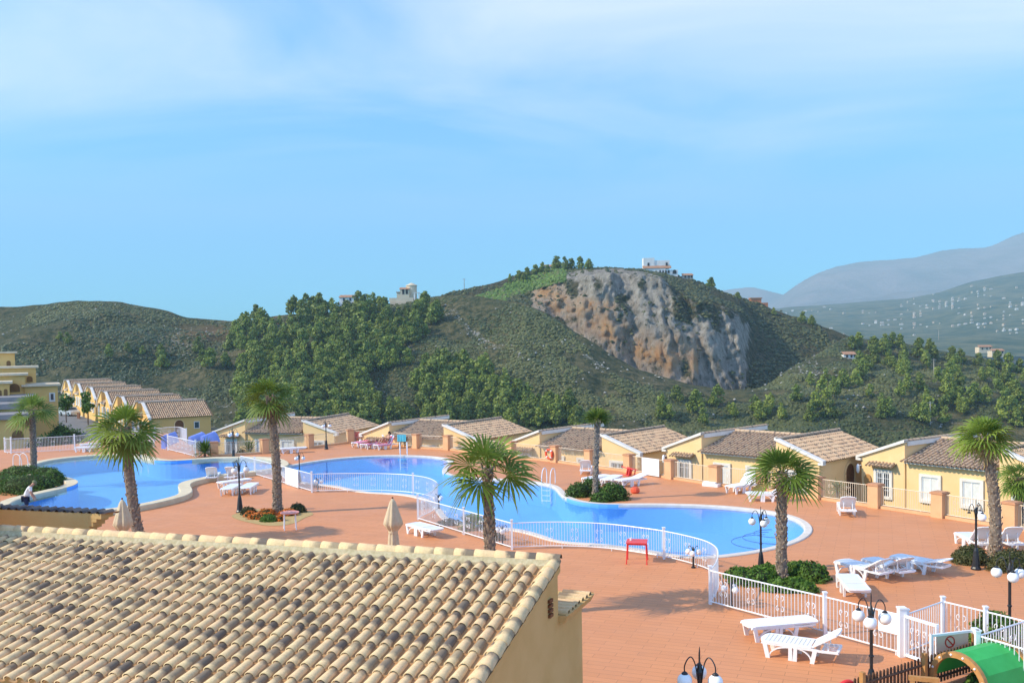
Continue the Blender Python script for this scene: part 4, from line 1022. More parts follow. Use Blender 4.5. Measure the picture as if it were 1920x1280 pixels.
# seated sunbather, knees up, on the raised lounger (lounger frame: foot at x=0)
st_ = thing('person', 'dark haired sunbather seated with knees up on the raised lounger', 'person', s3.location.copy(), s3.rotation_euler.z)
c, s = math.cos(R(58)), math.sin(R(58)); 
J2 = dict(pelvis=(1.10,0,.54), waist=(1.14,0,.68), chest=(1.24,0,.88), neck=(1.30,0,1.06), head=(1.29,0,1.16), crown=(1.28,0,1.24),
          shl=(1.22,.18,.92), ell=(1.05,.24,.74), wrl=(.86,.14,.86), hal=(.80,.10,.90), shr=(1.22,-.18,.92), elr=(1.05,-.24,.74), wrr=(.86,-.14,.86), har=(.80,-.10,.90),
          hil=(1.02,.10,.52), knl=(.62,.13,.80), anl=(.36,.12,.47), tol=(.22,.13,.44), hir=(1.02,-.10,.52), knr=(.66,-.13,.86), anr=(.44,-.12,.47), tor=(.30,-.13,.44))
body('body', J2, EDG, {k: (v if not isinstance(v, tuple) else (v[0]*.9, v[1]*.9)) for k, v in RAD.items()}, M['skin'], st_)
mb = MB(); mb.ball((1.31, 0, 1.21), (.105, .10, .11), 14, 10); mb.ball((1.37, 0, 1.12), (.07, .09, .13), 12, 8); mb.build('hair', M['hair'], st_, smooth=True)
body('swimsuit', {'a': (1.09,0,.54), 'b': (1.15,0,.70), 'c': (1.23,0,.86)}, [('a','b'),('b','c')], dict(a=(.16,.13), b=(.15,.12), c=(.165,.125)), M['navy'], st_)
face(st_, Vector((1.29,0,1.17)), Vector((-1,0,-.2)), M['skin'])
for h_, e_ in (('hal','wrl'),('har','wrr')): fingers(st_, J2[h_], Vector(J2[h_])-Vector(J2[e_]), M['skin']).build('fingers', M['skin'], st_, smooth=True)
mb = MB(); mb.prism([(.74, -.12, .94), (.74, .12, .94), (.70, .12, 1.10), (.70, -.12, 1.10)], (-.02, 0, 0)); bk_ = mb.build('book', M['white_paint']); bk_.location = s3.location; bk_.rotation_euler = s3.rotation_euler; tag(bk_, 'white book held by the seated sunbather', 'book')
# lying sunbather
ly = thing('person', 'sunbather lying flat on the pink towel beside the seated one', 'person', s2.location.copy(), s2.rotation_euler.z)
J3 = dict(pelvis=(.95,0,.52), waist=(1.10,0,.53), chest=(1.30,0,.54), neck=(1.48,0,.52), head=(1.60,0,.52), crown=(1.68,0,.52),
          shl=(1.34,.19,.53), ell=(1.12,.27,.49), wrl=(.92,.27,.47), hal=(.84,.26,.47), shr=(1.34,-.19,.53), elr=(1.12,-.27,.49), wrr=(.92,-.27,.47), har=(.84,-.26,.47),
          hil=(.86,.09,.51), knl=(.46,.11,.50), anl=(.08,.11,.47), tol=(.04,.13,.56), hir=(.86,-.09,.51), knr=(.48,-.11,.58), anr=(.12,-.11,.47), tor=(.08,-.13,.56))
body('body', J3, EDG, {k: (v if not isinstance(v, tuple) else (v[0]*.9, v[1]*.85)) for k, v in RAD.items()}, M['skin'], ly)
mb = MB(); mb.ball((1.66, 0, .52), (.09, .10, .09), 12, 8); mb.build('hair', M['hair'], ly, smooth=True)
body('swimsuit', {'a': (.93,0,.52), 'b': (1.08,0,.53)}, [('a','b')], dict(a=(.165,.125), b=(.14,.115)), M['shirt'], ly)
face(ly, Vector((1.60,0,.52)), Vector((-.15,0,1)), M['skin'])
for h_, e_ in (('hal','wrl'),('har','wrr')): fingers(ly, J3[h_], Vector(J3[h_])-Vector(J3[e_]), M['skin']).build('fingers', M['skin'], ly, smooth=True)
# ------------------------------------------------------------------ hills
def interp(x, tab): return float(np.interp(x, [a for a, *_ in tab], [b for _, b, *_ in tab]))
def zat(x, y, Y): return D(x, y, Y).z
FR_Y = [(-700,612),(-400,603),(-150,592),(0,577),(60,570),(110,564),(150,561.5),(190,561.5),(230,563),(262,571),(300,581),(350,591),(400,597),(430,598.5),(470,594),(540,588),(600,584),(650,578),(700,572),(760,566),(800,560),(835,554),(870,552),(905,556),(945,562),(985,570),(1020,583),(1050,597),(1100,626),(1150,660),(1200,690),(1250,708),(1300,721),(1360,729),(1415,728),(1445,716),(1480,690),(1520,666),(1560,643),(1600,633),(1650,637),(1700,645),(1760,657),(1830,668),(1920,692),(2050,720),(2300,742),(2700,760)]
FR_D = [(-700,470),(0,430),(430,410),(800,405),(950,375),(1100,345),(1300,325),(1420,330),(1600,400),(1760,400),(1920,370),(2700,380)]
BK_Y = [(600,600),(700,582),(760,572),(800,561),(850,547),(900,537),(940,527),(980,510),(1010,504),(1050,500),(1100,503),(1150,504),(1200,507),(1250,515),(1300,527),(1350,546),(1380,557),(1420,567),(1450,581),(1500,600),(1560,618),(1600,634),(1650,654),(1750,690),(1850,720),(2000,760)]
BK_D = [(600,430),(800,440),(980,480),(1150,485),(1300,490),(1450,470),(1600,440),(1850,430)]
def fbm(x, y, z=0, o=4, f=1.0):
    return mnoise.fractal(Vector((x*f, y*f, z*f)), 1.0, 2.0, o, noise_basis='PERLIN_ORIGINAL')
fxs = [-650+7*i for i in range(int(3300/7)+1)]
NT_ = 150
FV = np.zeros((len(fxs), NT_, 3)); FP = np.zeros((len(fxs), NT_, 2))
left_flat = [(120, 1.0), (300, 0.0)]
for i, x in enumerate(fxs):
    yr, dr = interp(x, FR_Y), interp(x, FR_D)
    zr = zat(x, yr, dr); lf = interp(x, left_flat)
    # section: (depth, height)
    a = [(66, -3.0), (150, -3.0-4*(1-lf)), (196, -6-16*(1-lf)), (230, -20), (262, -22), (300, -14), (300+(dr-300)*.45, -14+(zr+14)*.50), (300+(dr-300)*.8, -14+(zr+14)*.84), (dr, zr), (dr+30, zr-7), (dr+110, zr-42), (dr+190, zr-70)]
    if lf < .5: a[0] = (84, -3.2); a[1] = (110, -7); a[2] = (170, -17)
    ts = np.linspace(0, 1, NT_)**1.0
    # rows: most of them on the visible slope
    Ys = np.concatenate([np.linspace(a[0][0], 255, 22, endpoint=False), np.linspace(255, dr, NT_-22-14, endpoint=False), np.linspace(dr, dr+190, 14)])
    Zs = np.interp(Ys, [p[0] for p in a], [p[1] for p in a])
    k = np.ones(7)/7; Zp = np.concatenate([np.full(3, Zs[0]), Zs, np.full(3, Zs[-1])]); Zm = np.convolve(Zp, k, 'valid')
    w = np.clip((dr-Ys)/22, 0, 1); w[Ys > dr] = 1; Zs = Zm*w+Zs*(1-w)
    r0 = ray(x, 650); sx = r0.x/r0.y
    for j in range(NT_):
        X, Y = sx*Ys[j], Ys[j]; near = min(1, max(0, (Y-215)/60)); top = .35+.65*min(1, abs(dr-Y)/40)
        n_ = fbm(X, Y, 1.7, 4, 1/55)*5.5*top+fbm(X, Y, 5.1, 3, 1/13)*1.3*top
        FV[i, j] = (X, Y, Zs[j]+n_*near)
def grid_faces(n, m):
    i, j = np.meshgrid(np.arange(n-1), np.arange(m-1), indexing='ij'); a = (i*m+j).ravel()
    return np.stack([a, a+m, a+m+1, a+1], 1)
hx_y = np.zeros((len(fxs), NT_))
for i in range(len(fxs)):
    for j in range(NT_): hx_y[i, j] = pix(FV[i, j])[1]
def on_front(px, py, back=False):
    """the point of the front slope that the photo shows at (px, py); None above its skyline"""
    i = int(round((px-fxs[0])/7)); i = max(0, min(len(fxs)-1, i)); col = hx_y[i]
    for j in range(20, NT_-14):
        if col[j] >= py > col[j+1]:
            t = (col[j]-py)/(col[j]-col[j+1]+1e-9); p = FV[i, j]*(1-t)+FV[i, j+1]*t
            return Vector(p)
    return None
def inpoly(x, y, P):
    c = False; n = len(P)
    for i in range(n):
        x1, y1 = P[i]; x2, y2 = P[i-1]
        if (y1 > y) != (y2 > y) and x < (x2-x1)*(y-y1)/(y2-y1)+x1: c = not c
    return c
# ground materials
def hill_mat(name, soil1, soil2, stone):
    m = base_mat(name, soil1, .95, .1); t = NT(m); p = pos(t)
    at = t.n.new('ShaderNodeVertexColor'); at.layer_name = 'Col'; sep = t.n.new('ShaderNodeSeparateColor'); t.link(at.outputs[0], sep.inputs[0])
    g = t.mix(t.ramp(t.noise(p, .045, 6, .65), .38, .62), soil1, soil2)
    g = t.mix(t.ramp(t.noise(p, .35, 5, .7), .42, .60), g, (.030, .040, .018))
    # pale limestone where Col.r says it crops out
    n = t.noise(p, .42, 7, .75); k = t.math('ADD', n, t.math('MULTIPLY', sep.outputs[0], .26))
    k = t.ramp(k, .70, .80); g = t.mix(k, g, stone)
    # ochre earth, Col.g
    k2 = t.math('MULTIPLY', sep.outputs[1], t.ramp(t.noise(p, .10, 5), .35, .6)); g = t.mix(k2, g, (.30, .155, .065))
    k3 = t.math('MULTIPLY', sep.outputs[2], t.ramp(t.noise(p, .2, 5), .3, .6)); g = t.mix(k3, g, (.075, .115, .022))
    gul = t.noise(p, .018, 4, .6); g = t.mix(t.ramp(gul, .40, .62, (.55, .55, .55, 1), (0, 0, 0, 1)), g, (.045, .055, .022)); t.color(g); t.bump(t.noise(p, .5, 6, .7), .9, 1.2)
    return m
hm1 = hill_mat('scrub_hillside', (.105, .095, .042), (.17, .135, .068), (.30, .28, .24))
STREAKS = [((845,585),(905,640),10),((870,610),(935,655),12),((800,600),(870,580),8),((960,650),(1040,700),9),((1060,640),(1130,690),10),((430,760),(470,735),12),((350,740),(460,770),14),((300,640),(370,650),30),((1480,680),(1620,740),22),((1380,610),(1500,660),10),((700,720),(760,770),12)]
def streak(x, y):
    s = 0
    for (x1, y1), (x2, y2), w in STREAKS:
        d = Vector((x2-x1, y2-y1)); t_ = max(0, min(1, (Vector((x-x1, y-y1)).dot(d))/d.length_squared)); q = math.hypot(x-x1-d.x*t_, y-y1-d.y*t_)
        s = max(s, max(0, 1-q/w/1.5))
    return s
fc = np.zeros((len(fxs), NT_, 4)); fc[..., 3] = 1
for i, x in enumerate(fxs):
    for j in range(NT_):
        y = hx_y[i, j]
        if j > NT_-15: y = hx_y[i, NT_-15]
        fc[i, j, 0] = streak(x, y)*.8
        fc[i, j, 1] = max(0, 1-abs(x-400)/110)*max(0, 1-abs(y-625)/30)*.7+max(0, 1-abs(x-540)/60)*max(0, 1-abs(y-600)/16)*.9+max(0, 1-math.hypot((x-690)/40, (y-598)/8))*.8
np_mesh('hill', FV.reshape(-1, 3), grid_faces(len(fxs), NT_), hm1, None, fc.reshape(-1, 4), True)['kind'] = 'structure'

# the hill behind, with the cliff
CL0, CL1 = 985, 1418
CLIFF_TOP = [(985,560),(1010,545),(1050,529),(1100,517),(1150,511),(1200,512),(1240,524),(1262,545),(1290,562),(1330,570),(1370,584),(1395,602),(1418,655)]
bxs = [600+3.2*i for i in range(int(1300/3.2)+1)]; NB = 150
BV = np.zeros((len(bxs), NB, 3)); bc = np.zeros((len(bxs), NB, 4)); bc[..., 3] = 1
for i, x in enumerate(bxs):
    yr, dr = interp(x, BK_Y), interp(x, BK_D); zr = zat(x, yr, dr)
    inC = max(0, min(1, (x-CL0)/25))*max(0, min(1, (CL1-x)/30))
    fy, fd = interp(x, FR_Y), interp(x, FR_D)
    yb = fy+14; db = fd+42
    zb_ = zat(x, yb, db)
    yl = max(yr+6, interp(x, CLIFF_TOP)); 
    dl = db+24
    zl = zat(x, yl, dl)
    lin = [(db-25, zb_-14), (db, zb_), (db+(dr-db)*.4, zb_+(zr-zb_)*.42), (db+(dr-db)*.8, zb_+(zr-zb_)*.86), (dr, zr), (dr+20, zr-4), (dr+110, zr-50)]
    clf = [(db-25, zb_-14), (db, zb_), (db+9, zb_+(zl-zb_)*.55), (dl, zl), (dl+(dr-dl)*.6, zl+(zr-zl)*.72), (dr, zr), (dr+20, zr-4), (dr+110, zr-50)]
    def walk(a, n):
        s = [0]
        for (y0, z0), (y1, z1) in zip(a, a[1:]): s.append(s[-1]+math.hypot(y1-y0, z1-z0)*(1 if y1 <= dr+1 else .25))
        q = np.linspace(0, s[-1], n); return np.interp(q, s, [p[0] for p in a]), np.interp(q, s, [p[1] for p in a])
    Y1, Z1 = walk(lin, NB); Y2, Z2 = walk(clf, NB)
    Ys = Y1*(1-inC)+Y2*inC; Zs = Z1*(1-inC)+Z2*inC
    r0 = ray(x, 620); sx = r0.x/r0.y
    for j in range(NB):
        X, Y, Z = sx*Ys[j], Ys[j], Zs[j]
        vf = mnoise.voronoi(Vector((X/9, Y/14, Z/11)))[0]; vg = mnoise.voronoi(Vector((X/3.2, Y/5, Z/4)))[0]
        face = inC if Z < zl+2 else inC*max(0, 1-(Z-zl-2)/6)
        fade = min(1, abs(zr-Z)/12)
        n1_ = fbm(X, Y, Z, 4, 1/42)*5.0*(.3+.7*fade)
        # buttresses and clefts: ridged noise pushes the rock face out towards the viewer
        wx = X+2.5*fbm(X, Z, 2.2, 3, 1/9)                      # bend the joints a little
        but = abs(fbm(wx, Z*.30+.5*X, 4.4, 3, 1/30))*11                 # big slanting buttresses, their clefts sharp
        rib = abs(fbm(wx*1.2, Z*.35+.4*X, 8.1, 3, 1/8))*4.2
        led = abs(fbm(X*.5, Z*1.1-.45*X, 1.1, 3, 1/6))*2.0
        fin = fbm(X, Y, Z, 4, 1/2.6)*.9-(1-min(1, (vg[1]-vg[0])*3))*1.0
        rid = 2.5+but+rib+led+fin
        face *= min(1, max(.25, .9+.8*fbm(x/45, Z/14, 7.7, 3)))
        Yo = Y-face*(rid-6)*1.25+n1_*.4*(1-face); Zo = Z+n1_*(1-face*.7)*.6
        BV[i, j] = (X*Yo/max(Y, 1), Yo, Zo)
        px_, py_ = pix(BV[i, j])
        scr = max(0, min(1, (px_-1240)/30))*max(0, min(1, (612+22*fbm(px_/25, py_/25, 6.6, 3)-py_)/25))
        rock = face*(1-.75*scr)*min(1, max(0, .95+1.1*fbm(px_/60, py_/60, 3.3, 4)+(.35 if py_ > 560 else 0)))
        bc[i, j, 0] = .12+rock*.9 if rock > .05 else .22*max(0, 1-abs(x-1450)/120)
        # ochre band along the foot of the cliff
        edge = interp(px_, FR_Y); band = max(0, 1-abs(py_-(edge-34))/52)*(1 if 985 < px_ < 1310 else 0)
        b2_ = max(0, 1-math.hypot((px_-1290)/40, (py_-650)/34))+max(0, 1-math.hypot((px_-1150)/55, (py_-572)/14))*.8+max(0, 1-math.hypot((px_-1080)/70, (py_-570)/16))
        bc[i, j, 1] = min(1, band*1.1+b2_)*face
        bc[i, j, 2] = (1 if 850 < px_ < 1060 and abs(py_-(583-.30*(px_-850)-8*(px_ > 950))) < 15 else 0)
# limestone face
cm_ = base_mat('limestone_cliff', (.3, .28, .25), .95, .1); t = NT(cm_); p = pos(t)
at = t.n.new('ShaderNodeVertexColor'); at.layer_name = 'Col'; sep = t.n.new('ShaderNodeSeparateColor'); t.link(at.outputs[0], sep.inputs[0])
mpp = t.n.new('ShaderNodeMapping'); t.link(p, mpp.inputs[0]); mpp.inputs['Scale'].default_value = (1, 1, .45)
rk = t.mix(t.ramp(t.noise(mpp.outputs[0], .30, 8, .75), .35, .65), (.19, .17, .14), (.54, .475, .39))
rk = t.mix(t.ramp(t.noise(mpp.outputs[0], .9, 6, .75), .56, .65), rk, (.075, .075, .05))
oc = t.mix(t.ramp(t.noise(p, .25, 6, .7), .35, .65), (.48, .23, .09), (.56, .36, .18))
rk = t.mix(t.math('MULTIPLY', sep.outputs[1], t.ramp(t.noise(p, .12, 8, .75), .34, .56)), rk, oc)
soil = t.mix(t.ramp(t.noise(p, .05, 6, .65), .4, .6), (.10, .088, .042), (.15, .12, .062))
soil = t.mix(t.ramp(t.noise(p, .4, 5, .7), .42, .60), soil, (.028, .038, .017))
soil = t.mix(t.ramp(t.noise(p, .5, 6, .75), .62, .70), soil, (.36, .33, .29))
soil = t.mix(sep.outputs[2], soil, (.08, .125, .024))
k = t.math('ADD', t.math('MULTIPLY', t.math('SUBTRACT', t.noise(p, .12, 7, .7), .5), 1.5), sep.outputs[0])
g = t.mix(t.ramp(k, .42, .62), soil, rk); t.color(g); t.bump(t.noise(mpp.outputs[0], .8, 8, .8), 1.0, 2.2)
np_mesh('rocky_hill', BV.reshape(-1, 3), grid_faces(len(bxs), NB), cm_, None, bc.reshape(-1, 4), True)['kind'] = 'structure'
bk_y = np.array([[pix(BV[i, j])[1] for j in range(NB)] for i in range(len(bxs))])
def on_back(px, py):
    i = int(round((px-bxs[0])/3.2)); i = max(0, min(len(bxs)-1, i)); col = bk_y[i]; J = range(NB-2, 4, -1)
    for j in J:
        if col[j] >= py > col[j+1]: return Vector(BV[i, j])
    return None
def crest(px, back=True):
    """highest visible point of a slope in the photo column px"""
    if back:
        i = max(0, min(len(bxs)-1, int(round((px-bxs[0])/3.2)))); return Vector(BV[i, int(np.argmin(bk_y[i]))])
    i = max(0, min(len(fxs)-1, int(round((px-fxs[0])/7)))); return Vector(FV[i, 22+int(np.argmin(hx_y[i, 22:]))])

# ------------------------------------------------------------------ scrub: low bushes over both slopes, past counting
def scrub(name, pts, sizes, cols, m, seed):
    rs = np.random.RandomState(seed); n = len(pts)
    base = []; 
    for r_, z, k, o in ((1.0, .0, 5, 0), (.82, .55, 5, .6)):
        base += [(r_*math.cos(o+2*math.pi*i/k), r_*math.sin(o+2*math.pi*i/k), z) for i in range(k)]
    base.append((0, 0, .95)); base = np.array(base)
    f = [(i, (i+1) % 5, 5+i) for i in range(5)]+[((i+1) % 5, 5+(i+1) % 5, 5+i) for i in range(5)]+[(5+i, 5+(i+1) % 5, 10) for i in range(5)]
    f = np.array(f); a = rs.rand(n)*6.28; ca, sa = np.cos(a), np.sin(a)
    B = base[None]*(1+.55*(rs.rand(n, 11, 3)-.5)); 
    x = B[..., 0]*ca[:, None]-B[..., 1]*sa[:, None]; y = B[..., 0]*sa[:, None]+B[..., 1]*ca[:, None]
    V = np.stack([x, y, B[..., 2]*.9-.2], -1)*sizes[:, None, None]+pts[:, None, :]
    F = (f[None]+(np.arange(n)*11)[:, None, None]).reshape(-1, 3)
    c = np.zeros((n, 11, 4)); c[..., 0] = cols[:, None]; c[..., 3] = 1
    o = np_mesh(name, V.reshape(-1, 3), F, m, None, c.reshape(-1, 4), False)
    return o
rs = np.random.RandomState(4)
BARE = [[(690,700),(770,690),(775,770),(700,775)], [(500,590),(560,585),(560,612),(500,610)]]
def sample_front(n):
    out = []; sz = []; cl = []
    while len(out) < n:
        i = rs.randint(0, len(fxs)-1); j = rs.randint(24, NT_-16)
        if fxs[i] < -300 or fxs[i] > 2250: continue
        u_, v_ = rs.rand(), rs.rand()
        p = FV[i, j]*(1-u_)*(1-v_)+FV[i+1, j]*u_*(1-v_)+FV[i, j+1]*(1-u_)*v_+FV[i+1, j+1]*u_*v_
        d = fbm(p[0], p[1], 9, 4, 1/26)
        if d < -.22+rs.rand()*.3-.1 : continue
        if rs.rand() < fc[i, j, 0]*.3 or rs.rand() < fc[i, j, 1]*.6: continue
        out.append(p); sz.append(.35+.62*rs.rand()**2+.25*max(0, d)); cl.append(min(1, max(0, .35+.5*fbm(p[0], p[1], 3, 3, 1/60)+.35*(rs.rand()-.5))))
    return np.array(out), np.array(sz), np.array(cl)
P_, S_, C_ = sample_front(60000)
o = scrub('scrub', P_, S_, C_, M['scrub_leaf'], 1); o['kind'] = 'stuff'; o['label'] = 'dark low scrub covering the hillsides'
out = []; sz = []; cl = []; gr = []
while len(out) < 15000:
    i = rs.randint(0, len(bxs)-1); j = rs.randint(6, NB-14)
    st = abs(BV[i, j+1][2]-BV[i, j][2])/(abs(BV[i, j+1][1]-BV[i, j][1])+.05)
    if bc[i, j, 0] > .5 and rs.rand() > (.20 if st < .9 else .05): continue
    if fbm(*BV[i, j], 4, 1/22) < -.2+rs.rand()*.25: continue
    out.append(BV[i, j]+(rs.rand(3)-.5)*np.array([2, 2, 0])); sz.append(.45+.75*rs.rand()**2); cl.append(rs.rand()*.8 if bc[i, j, 2] < .5 else 1.0)
o = scrub('cliff_scrub', np.array(out), np.array(sz), np.array(cl), M['scrub_leaf'], 2); o['kind'] = 'stuff'; o['label'] = 'dark low scrub on the rocky hill'
out = []; 
while len(out) < 2600:
    i = rs.randint(0, len(bxs)-1); j = rs.randint(6, NB-14)
    if bc[i, j, 2] > .5: out.append(BV[i, j]+(rs.rand(3)-.5)*np.array([2, 2, 0]))
o = scrub('green_scrub', np.array(out), .55+.7*rs.rand(2600), rs.rand(2600), M['green_scrub'], 3); o['kind'] = 'stuff'; o['label'] = 'bright green bushes in a band up the rocky hill'
# loose limestone blocks on the slopes
out = []; 
while len(out) < 1500:
    i = rs.randint(0, len(fxs)-1); j = rs.randint(24, NT_-16)
    if -300 < fxs[i] < 2200 and rs.rand() < .03+fc[i, j, 0]*.35: out.append(FV[i, j]+(rs.rand(3)-.5)*np.array([4, 2, .2]))
o = scrub('limestone_rocks', np.array(out), .18+.42*rs.rand(1500)**2, rs.rand(1500), M['rock_white'], 5); o['kind'] = 'stuff'; o['label'] = 'pale limestone rocks strewn over the slopes'

# ------------------------------------------------------------------ pines
def leaf_cards(rs_, centres, radii, n, size, squash=1.0, up=.3):
    """n small leaf-clump quads on and inside the given ellipsoids; Col.r is each clump's own tone"""
    V = []; C = []
    k = rs_.choice(len(centres), n, p=np.array([r**2 for r in radii])/sum(r**2 for r in radii))
    d = rs_.randn(n, 3); d /= np.linalg.norm(d, axis=1)[:, None]
    rad = np.array(radii)[k]*(.55+.5*rs_.rand(n)**.5)
    c = np.array(centres)[k]+d*rad[:, None]*np.array([1, 1, squash])
    nrm = d+rs_.randn(n, 3)*.6+np.array([0, 0, up]); nrm /= np.linalg.norm(nrm, axis=1)[:, None]
    a = np.cross(nrm, rs_.randn(n, 3)); a /= np.linalg.norm(a, axis=1)[:, None]; b = np.cross(nrm, a)
    s = size*(.6+.8*rs_.rand(n)); q = .55+.4*rs_.rand(n)
    v = np.stack([c-a*s[:, None], c-b*(s*q)[:, None]+a*(s*.15)[:, None], c+a*s[:, None], c+b*(s*q)[:, None]], 1)
    tone = np.clip(rs_.rand(len(centres))[k]*.5+rs_.rand(n)*.5, 0, 1)
    col = np.zeros((n, 4, 4)); col[..., 0] = tone[:, None]; col[..., 3] = 1
    return v.reshape(-1, 3), np.arange(n*4).reshape(-1, 4), col.reshape(-1, 4)
def make_pine_mesh(seed, h=8.0, w=2.3, n=420):
    rs_ = np.random.RandomState(seed); cs = []; rd = []
    for k in range(20):
        t_ = rs_.rand()**.9; z = h*(.22+.70*t_); spread = w*(1-.80*t_**1.5)*.85
        a = rs_.rand()*6.28; rr_ = spread*rs_.rand()**.5
        cs.append((rr_*math.cos(a), rr_*math.sin(a), z)); rd.append(h*.125*(1.35-.55*t_)*(1+.3*rs_.randn()*.5))
    cs.append((0, 0, h*.93)); rd.append(h*.07)
    rd = [max(.3, r) for r in rd]
    v, f, c = leaf_cards(rs_, cs, rd, n, .40*h/8, .85)
    return v, f, c
def trunk_np(h, r, lean=(0, 0)):
    k = 5; V = []; 
    for z, rr_ in ((-.6, r), (h*.4, r*.75), (h, r*.25)):
        V += [(rr_*math.cos(6.283*i/k)+lean[0]*z/h, rr_*math.sin(6.283*i/k)+lean[1]*z/h, z) for i in range(k)]
    F = [(j*k+i, j*k+(i+1) % k, (j+1)*k+(i+1) % k, (j+1)*k+i) for j in range(2) for i in range(k)]
    return np.array(V), np.array(F)
def tree_proto(name, seed, h, w, n, leafm, parts=True):
    v, f, c = make_pine_mesh(seed, h, w, n); tv, tf = trunk_np(h*.85, h*.022)
    root = thing(name, 'x', 'tree')
    np_mesh('crown', v, f, leafm, None, c, False, root)
    np_mesh('trunk', tv, tf, M['bark'], None, None, True, root)
    return root
variants = [tree_proto('pine_tree', 10+s, 8, (2.6, 2.2, 3.0, 2.4, 2.8)[s], 900, M['pine_leaf']) for s in range(5)]
used = [0]*5; rp = random.Random(12)
pine_data = []
WOOD = [[(545,575),(640,572),(735,570),(800,590),(830,605),(800,635),(755,655),(745,690),(690,700),(680,770),(640,800),(440,800),(450,740),(470,690),(430,655),(440,610),(520,612)],
        [(640,770),(760,762),(795,692),(860,680),(920,712),(965,752),(1060,778),(1115,806),(640,806)]]
def try_pine(x, y, s, grp, lab):
    p = on_front(x, y)
    if p is None: return False
    pine_data.append((p, s, grp, lab)); return True
cnt = 0
while cnt < 262:
    k = 0 if rp.random() < .72 else 1; P = WOOD[k]
    x = rp.uniform(min(q[0] for q in P), max(q[0] for q in P)); y = rp.uniform(min(q[1] for q in P), max(q[1] for q in P))
    if not inpoly(x, y, P): continue
    if any(inpoly(x, y, b) for b in BARE) or (y < 590 and (x > 722 or 640 < x < 675)): continue
    dn = fbm(x/40, y/40, 2, 3)
    if dn < -.25 and rp.random() < .6: continue
    lower = (y-560)/240
    lab = 'green pine in the wood that climbs the slope below the villa on the skyline' if k == 0 else 'green pine in the tongue of wood just above the pool house roofs'
    if try_pine(x, y, rp.uniform(.8, 1.3)*(1.1 if y < 620 else .98), 'pines of the wood', lab): cnt += 1
BELT = [(1655,668),(1690,672),(1720,670),(1750,674),(1780,676),(1805,682),(1835,686),(1865,692),(1890,698),(1915,700),(1700,690),(1735,690),(1850,705),(1895,725),(1905,745),(1880,730),(1600,654),(1615,650),(1660,650),(1675,652),(1690,655),(1745,664),(1640,664),(1915,770),(1900,800),(1925,790)]
for x, y in BELT: try_pine(x+rp.uniform(-3, 3), y, rp.uniform(.75, 1.05), 'pines beyond the bare slope', 'green pine in the belt along the far side of the power pole slope')
SING = [(1608,688,.8),(1622,694,.9),(1640,682,.9),(1665,686,.8),(1672,690,.7),(1722,732,.8),(1778,736,.9),(1800,728,.9),(1787,756,.75),(1843,715,.65),(1520,790,.8),(1558,784,.9),(1733,792,.85),(1765,770,.6),(1770,792,.7),(1270,752,.8),(1240,786,.8),(1300,774,1.0),(1308,760,.7),(1365,772,.45),(980,785,.7),(1000,793,.8),(1035,786,.6),(1065,790,.5),(1090,796,.6),(1005,770,.6),(130,645,.6),(205,672,.7),(305,672,.8),(300,690,.9),(300,668,.6),(240,660,.5),(370,660,.8),(395,690,.9),(380,680,.7),(268,664,.5),(420,690,.9),(110,636,.5)]
for x, y, s in SING: try_pine(x, y, s, 'lone pines on the scrub slopes', 'small lone pine standing apart in the open scrub')
for x, y, s in ((960,530,.55),(975,524,.7),(990,519,.7),(1005,515,.75),(1020,512,.7),(1060,506,.8),(1075,505,.8),(1090,505,.85),(1105,506,.8),(1045,505,.95),(985,526,.6),(1030,512,.6),(1450,590,.5),(1385,560,.55),(1505,604,.75),(1520,610,.7),(1330,538,.5)):
    p = on_back(x, y) or crest(x); pine_data.append((p, s, 'pines on the crest of the rocky hill', 'small rounded pine on the crest of the rocky hill'))
for p, s, grp, lab in pine_data:
    k = rp.randrange(5); o = place(variants[k], used[k], p-Vector((0, 0, .3)), rp.uniform(0, 6.28), lab, None); used[k] = 1
    o.scale = (s*rp.uniform(.9, 1.15), s*rp.uniform(.9, 1.15), s*rp.uniform(.85, 1.15)); o['group'] = grp
# the smaller, farther rest of the wood, past counting, as one mass
VV, FF, CC, nb = [], [], [], 0; pm_ = [make_pine_mesh(40+k, 8, 2.6, 560) for k in range(4)]; got = 0; rw = random.Random(77)
W3 = [[(450,690),(640,660),(760,650),(790,700),(900,690),(1000,760),(1120,800),(440,805)], [(1420,745),(1560,700),(1700,690),(1930,700),(1930,800),(1200,800),(1230,770)]]
while got < 640:
    P = rw.choice([WOOD[0], WOOD[0], WOOD[1], W3[0], W3[0], W3[1]])
    if P is W3[1] and rw.random() > .45: continue
    x = rw.uniform(min(q[0] for q in P), max(q[0] for q in P)); y = rw.uniform(min(q[1] for q in P), max(q[1] for q in P))
    if not inpoly(x, y, P) or any(inpoly(x, y, b) for b in BARE) or (y < 590 and (x > 722 or 640 < x < 675)): continue
    p = on_front(x, y)
    if p is None: continue
    v, f, c = pm_[rw.randrange(4)]; s_ = rw.uniform(.6, .95); a_ = rw.uniform(0, 6.28)
    w = np.stack([v[:, 0]*math.cos(a_)-v[:, 1]*math.sin(a_), v[:, 0]*math.sin(a_)+v[:, 1]*math.cos(a_), v[:, 2]], 1)*s_+np.array(p); tone = rw.uniform(-.25, .25); c2 = c.copy(); c2[:, 0] = np.clip(c2[:, 0]+tone, 0, 1)
    VV.append(w); FF.append(f+nb); CC.append(c2); nb += len(w); got += 1
o = np_mesh('pine_wood', np.concatenate(VV), np.concatenate(FF), M['pine_leaf'], None, np.concatenate(CC)); o['kind'] = 'stuff'; o['label'] = 'dense pine wood filling the slope between the single pines'
